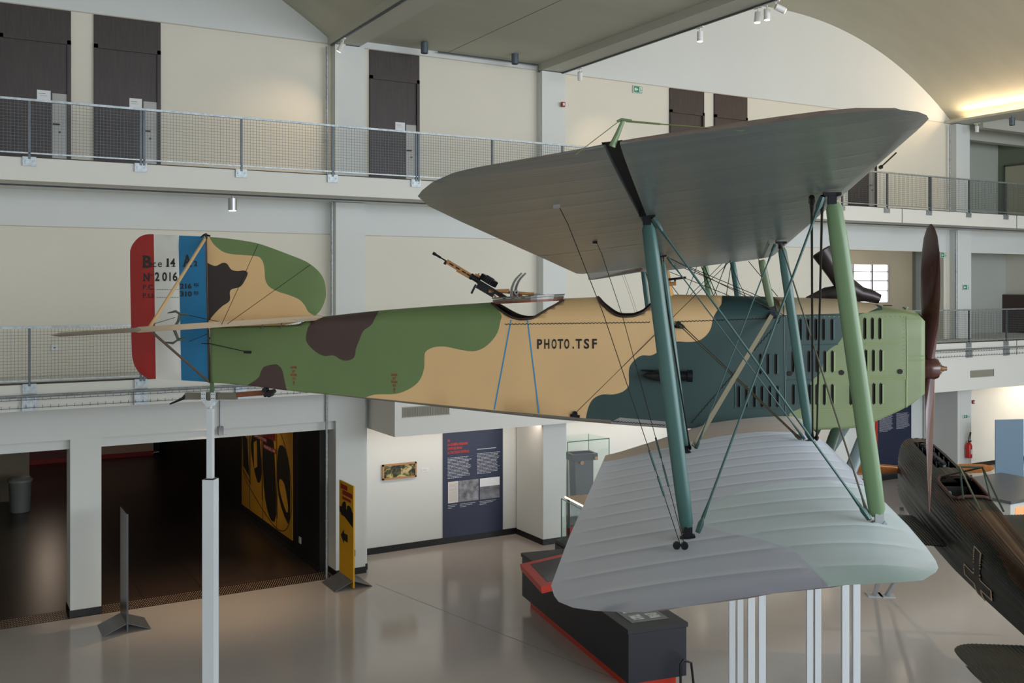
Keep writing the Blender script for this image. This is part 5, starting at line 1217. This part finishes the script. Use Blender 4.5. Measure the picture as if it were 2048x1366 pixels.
mb = MB(); NT = 256; xs = [0, -.08] + [-.25 - i * .17 for i in range(40)]
xs = [x for x in [0, -.08] + [-.25 - i * .17 for i in range(44)] if x > -7.38] + [-7.4]
for x in xs:
    for j in range(NT): mb.v.append(jsec(x, j / NT))
for i in range(len(xs) - 1):
    xm = (xs[i] + xs[i + 1]) / 2
    for j in range(NT):
        tm = (j + .5) / NT
        if -2.85 < xm < -2.05 and abs(tm - .5) < .085: continue
        if -1.65 < xm < -.2 and abs(tm - .5) < .03: continue
        brown = (.2 < (math.sin(xm * 2.1 + 1.0) + math.cos(tm * 11 + xm)) < 1.4) and xm > -6 or xm < -3.3 and abs(tm - .5) < .1 and xm > -5.4
        mb.f.append((i * NT + j, i * NT + (j + 1) % NT, (i + 1) * NT + (j + 1) % NT, (i + 1) * NT + j)); mb.m.append(1 if (brown and abs(tm - .5) < .17) else 0)
mb.f.append(tuple(range(NT))); mb.m.append(0)
mb.build('fuselage', [JDARK, JBROWN], jun, 50)
mb = MB(); mb.box(-2.9, -2.0, -.3, .3, jz(-2.5) - .1, jz(-2.5) - .08); mb.box(-2.02, -2.0, -.33, .33, jz(-2) - .1, jz(-2) + .45); mb.box(-1.7, -.15, -.16, .16, jz(-1) + .3, jz(-1) + .32); mb.build('cockpit_interior', DARK, jun)
mb = MB()
for y, z, r_ in ((.1, .42, .055), (-.12, .34, .04), (-.02, .2, .03)):
    mb.lathe((-2.03, y, jz(-2) + z - .08), [(r_, 0), (r_, -.015)], 14, 0, 'x'); mb.lathe((-2.046, y, jz(-2) + z - .08), [(r_ * .75, 0), (r_ * .75, -.002)], 14, 1, 'x')
mb.build('instruments', [BMET, mat('dial_face', (140, 158, 166), .4)], jun)
rimp = []
for k in range(33):
    a = 2 * PI * k / 32; xx = -2.45 + .42 * max(-1, min(1, 1.25 * math.cos(a))); tt = .5 + .088 * max(-1, min(1, 1.25 * math.sin(a))); rimp.append(jsec(xx, tt, .012, False))
mb = MB(); mb.tube(rimp, .024, 8, 0, False); mb.build('cockpit_rim', mat('rim_leather', (74, 44, 38), .6), jun, True)
mb = MB()
for k in range(5): x = -.4 - k * .25; mb.lathe((x, .0, jz(x) + .5), [(.075, 0), (.075, .1), (.05, .14)], 12); mb.tube([(x, .1, jz(x) + .5), (x, .1, jz(x) + .64)], .016, 6); mb.tube([(x - .06, -.08, jz(x) + .5), (x - .06, -.08, jz(x) + .66)], .014, 6)
mb.tube([(-.2, 0, jz(-.5) + .6), (-1.5, 0, jz(-1) + .58)], .03, 8); mb.build('engine', BMET, jun, True)
mb = MB()
for s in (-1, 1): mb.tube([jsec(-2.0, .5 + s * .06, 0, False), (-2.75, s * .17, jz(-2.7) + 1.0), (-3.6, s * .16, jz(-3.4) + .62)], .016, 6); mb.tube([(-2.75, s * .17, jz(-2.7) + 1.0), (-3.0, s * .2, jz(-3) + .6)], .014, 6)
mb.tube([(-2.75, -.17, jz(-2.7) + 1.0), (-2.75, .17, jz(-2.7) + 1.0)], .016, 6); mb.build('rollover_frame', SDARK, jun, True)
# propeller of the monoplane
pr = bpy.data.objects.new('propeller', None); C.objects.link(pr); pr.parent = jun; pr.location = (.22, 0, jz(0) + .02); pr.rotation_euler = (math.radians(-1.5), 0, 0)
for s in (-1, 1):
    mb = MB(); n = 10; sec = []
    for r_, c_, b_, t_ in ((0, .14, 60, .1), (.2, .14, 52, .08), (.5, .2, 38, .045), (.9, .22, 28, .03), (1.2, .19, 22, .02), (1.36, .12, 20, .014), (1.42, .03, 20, .008)):
        b_ = math.radians(b_); cd = Vector((math.sin(b_), 0, s * math.cos(b_))); nd = Vector((math.cos(b_), 0, -s * math.sin(b_)))
        sec.append([Vector((0, s * r_, 0)) + cd * math.cos(2 * PI * j / n) * c_ / 2 + nd * math.sin(2 * PI * j / n) * t_ / 2 for j in range(n)])
    vs = [v_ for q_ in sec for v_ in q_]; fs = [(i * n + j, i * n + (j + 1) % n, (i + 1) * n + (j + 1) % n, (i + 1) * n + j) for i in range(len(sec) - 1) for j in range(n)]
    mb.add(vs, fs); mb.build('blade', PLIGHT, pr, True)
mb = MB(); mb.lathe((-.25, 0, 0), [(.12, 0), (.12, .3)], 14, 0, 'x'); mb.build('hub', BMET, pr)
# wings and tail
def jwing(name, x0, x1, r, y0, y1, z, th, dih, mats, n=0.05, tipcut=.3, fi=1, ri=1):
    for s in (-1, 1):
        mb = MB(); m_ = int((y1 - y0) / n); cs = 14
        for k in range(m_ * 4 + 1):
            y = y0 + (y1 - y0) * k / (m_ * 4); f = max(0, (y - (y1 - tipcut)) / tipcut); ins = (1 - math.sqrt(max(0, 1 - f * f))) * (x0 - x1) * .3
            rp = .005 * math.cos(k * PI / 2)
            for j in range(cs):
                u = j / (cs - 1); xx = (x0 - ins * fi) + ((x1 + ins * ri) - (x0 - ins * fi)) * u; t_ = th * (1 - f * .6) * (1.6 * math.sqrt(u) * (1 - u) + .05)
                mb.v.append((xx, s * y, z(xx) + dih * (y - y0) + t_ / 2 + rp)); mb.v.append((xx, s * y, z(xx) + dih * (y - y0) - t_ / 2 + rp))
        for k in range(m_ * 4):
            for j in range(cs - 1):
                a = (k * cs + j) * 2; b = ((k + 1) * cs + j) * 2
                mb.f.append((a, b, b + 2, a + 2)); mb.f.append((a + 1, a + 3, b + 3, b + 1)); mb.m += [0, 0]
        k = m_ * 4
        for j in range(cs - 1): a = (k * cs + j) * 2; mb.f.append((a, a + 1, a + 3, a + 2)); mb.m.append(0)
        mb.build(name, mats, jun, 50)
jwing('wing', -.75, -2.75, 0, .3, 4.4, lambda x: jz(-1.5) - .42, .26, .05, [JDARK])
jwing('tailplane', -5.95, -6.72, 0, .05, 1.40, lambda x: jz(-6) - .12, .07, .0, [JDARK], .05, .35, 1.6, 0)
jwing('elevator', -6.70, -7.5, 0, .08, 1.42, lambda x: jz(-6) - .12, .07, .0, [JDARK], .05, .2, 0, 1.5)
mb = MB(); mb.add([(-5.6, .0, jz(-5.6) + .3), (-6.9, 0, jz(-6.9) + .1), (-7.3, 0, jz(-6.9) + .3), (-7.3, 0, jz(-6.9) + .8), (-6.6, 0, jz(-6.9) + .9)], [(0, 1, 2, 3, 4)]); o = mb.build('fin', JDARK, jun); md = o.modifiers.new('t', 'SOLIDIFY'); md.thickness = .04
# cross on the side
xc, tc_ = -3.55, .5 - .235
def cj(u, v): return jsec(xc - u, tc_ + v * .155, .006, False)
outline_ = [(-.12, 1), (.12, 1), (.12, .22), (.5, .22), (.5, -.22), (.12, -.22), (.12, -1), (-.12, -1), (-.12, -.22), (-.5, -.22), (-.5, .22), (-.12, .22)]
cj2 = lambda u, v, o=.008: jsec(xc - .45 - u * .9, .212 + v * .096, o, False)
mb = MB()
for (a, b) in zip(outline_, outline_[1:] + outline_[:1]):
    if abs(a[1] - b[1]) < 1e-6:
        mb.tube([cj2(a[0] + (b[0] - a[0]) * k / 6, a[1]) for k in range(7)], .009, 4)
    else:
        n = int(abs(a[1] - b[1]) * 14)
        for k in range(n): p_ = cj2(a[0], a[1] + (b[1] - a[1]) * (k + .5) / n); mb.box(p_[0] - .012, p_[0] + .012, p_[1] - .006, p_[1] + .006, p_[2] - .009, p_[2] + .009)
mb.build('cross_outline', mat('cross_white', (206, 186, 160), .6), jun)
mb = MB()
for (u0, u1, v0, v1) in ((-.12, .12, -1, 1), (-.5, -.12, -.22, .22), (.12, .5, -.22, .22)):
    g_ = [[cj2(u0 + (u1 - u0) * i / 4, v0 + (v1 - v0) * j / 10, .005) for j in range(11)] for i in range(5)]
    mb.add([p_ for r_ in g_ for p_ in r_], [(i * 11 + j, i * 11 + j + 1, (i + 1) * 11 + j + 1, (i + 1) * 11 + j) for i in range(4) for j in range(10)])
mb.build('cross', mat('cross_black', (14, 13, 13), .5), jun)
# stand of the monoplane
root = empty('monoplane_stand', (JN.x, JN.y, 0), JH, 'grey metal stand under the dark corrugated monoplane', 'support stand')
STG = mat('stand_grey', (170, 176, 182), .4)
IM = Matrix.Rotation(-JH, 4, 'Z') @ Matrix.Translation((-JN.x, -JN.y, 0))
f0 = IM @ Vector((16.75, 14.0, 0)); zz = JN.z - .62
for ft, tp_ in (((f0.x, f0.y, 0), (-.25, .34, zz)), ((f0.x, -f0.y, 0), (-.25, -.34, zz)), ((-5.9, 0, 0), (-5.9, 0, 1.75))):
    mb = MB(); mb.obox(ft, tp_, .07, .07); lg_ = mb.build('leg', STG, root)
    mb = MB(); mb.box(ft[0] - .15, ft[0] + .15, ft[1] - .15, ft[1] + .15, 0, .02); mb.build('foot_plate', STG, lg_)
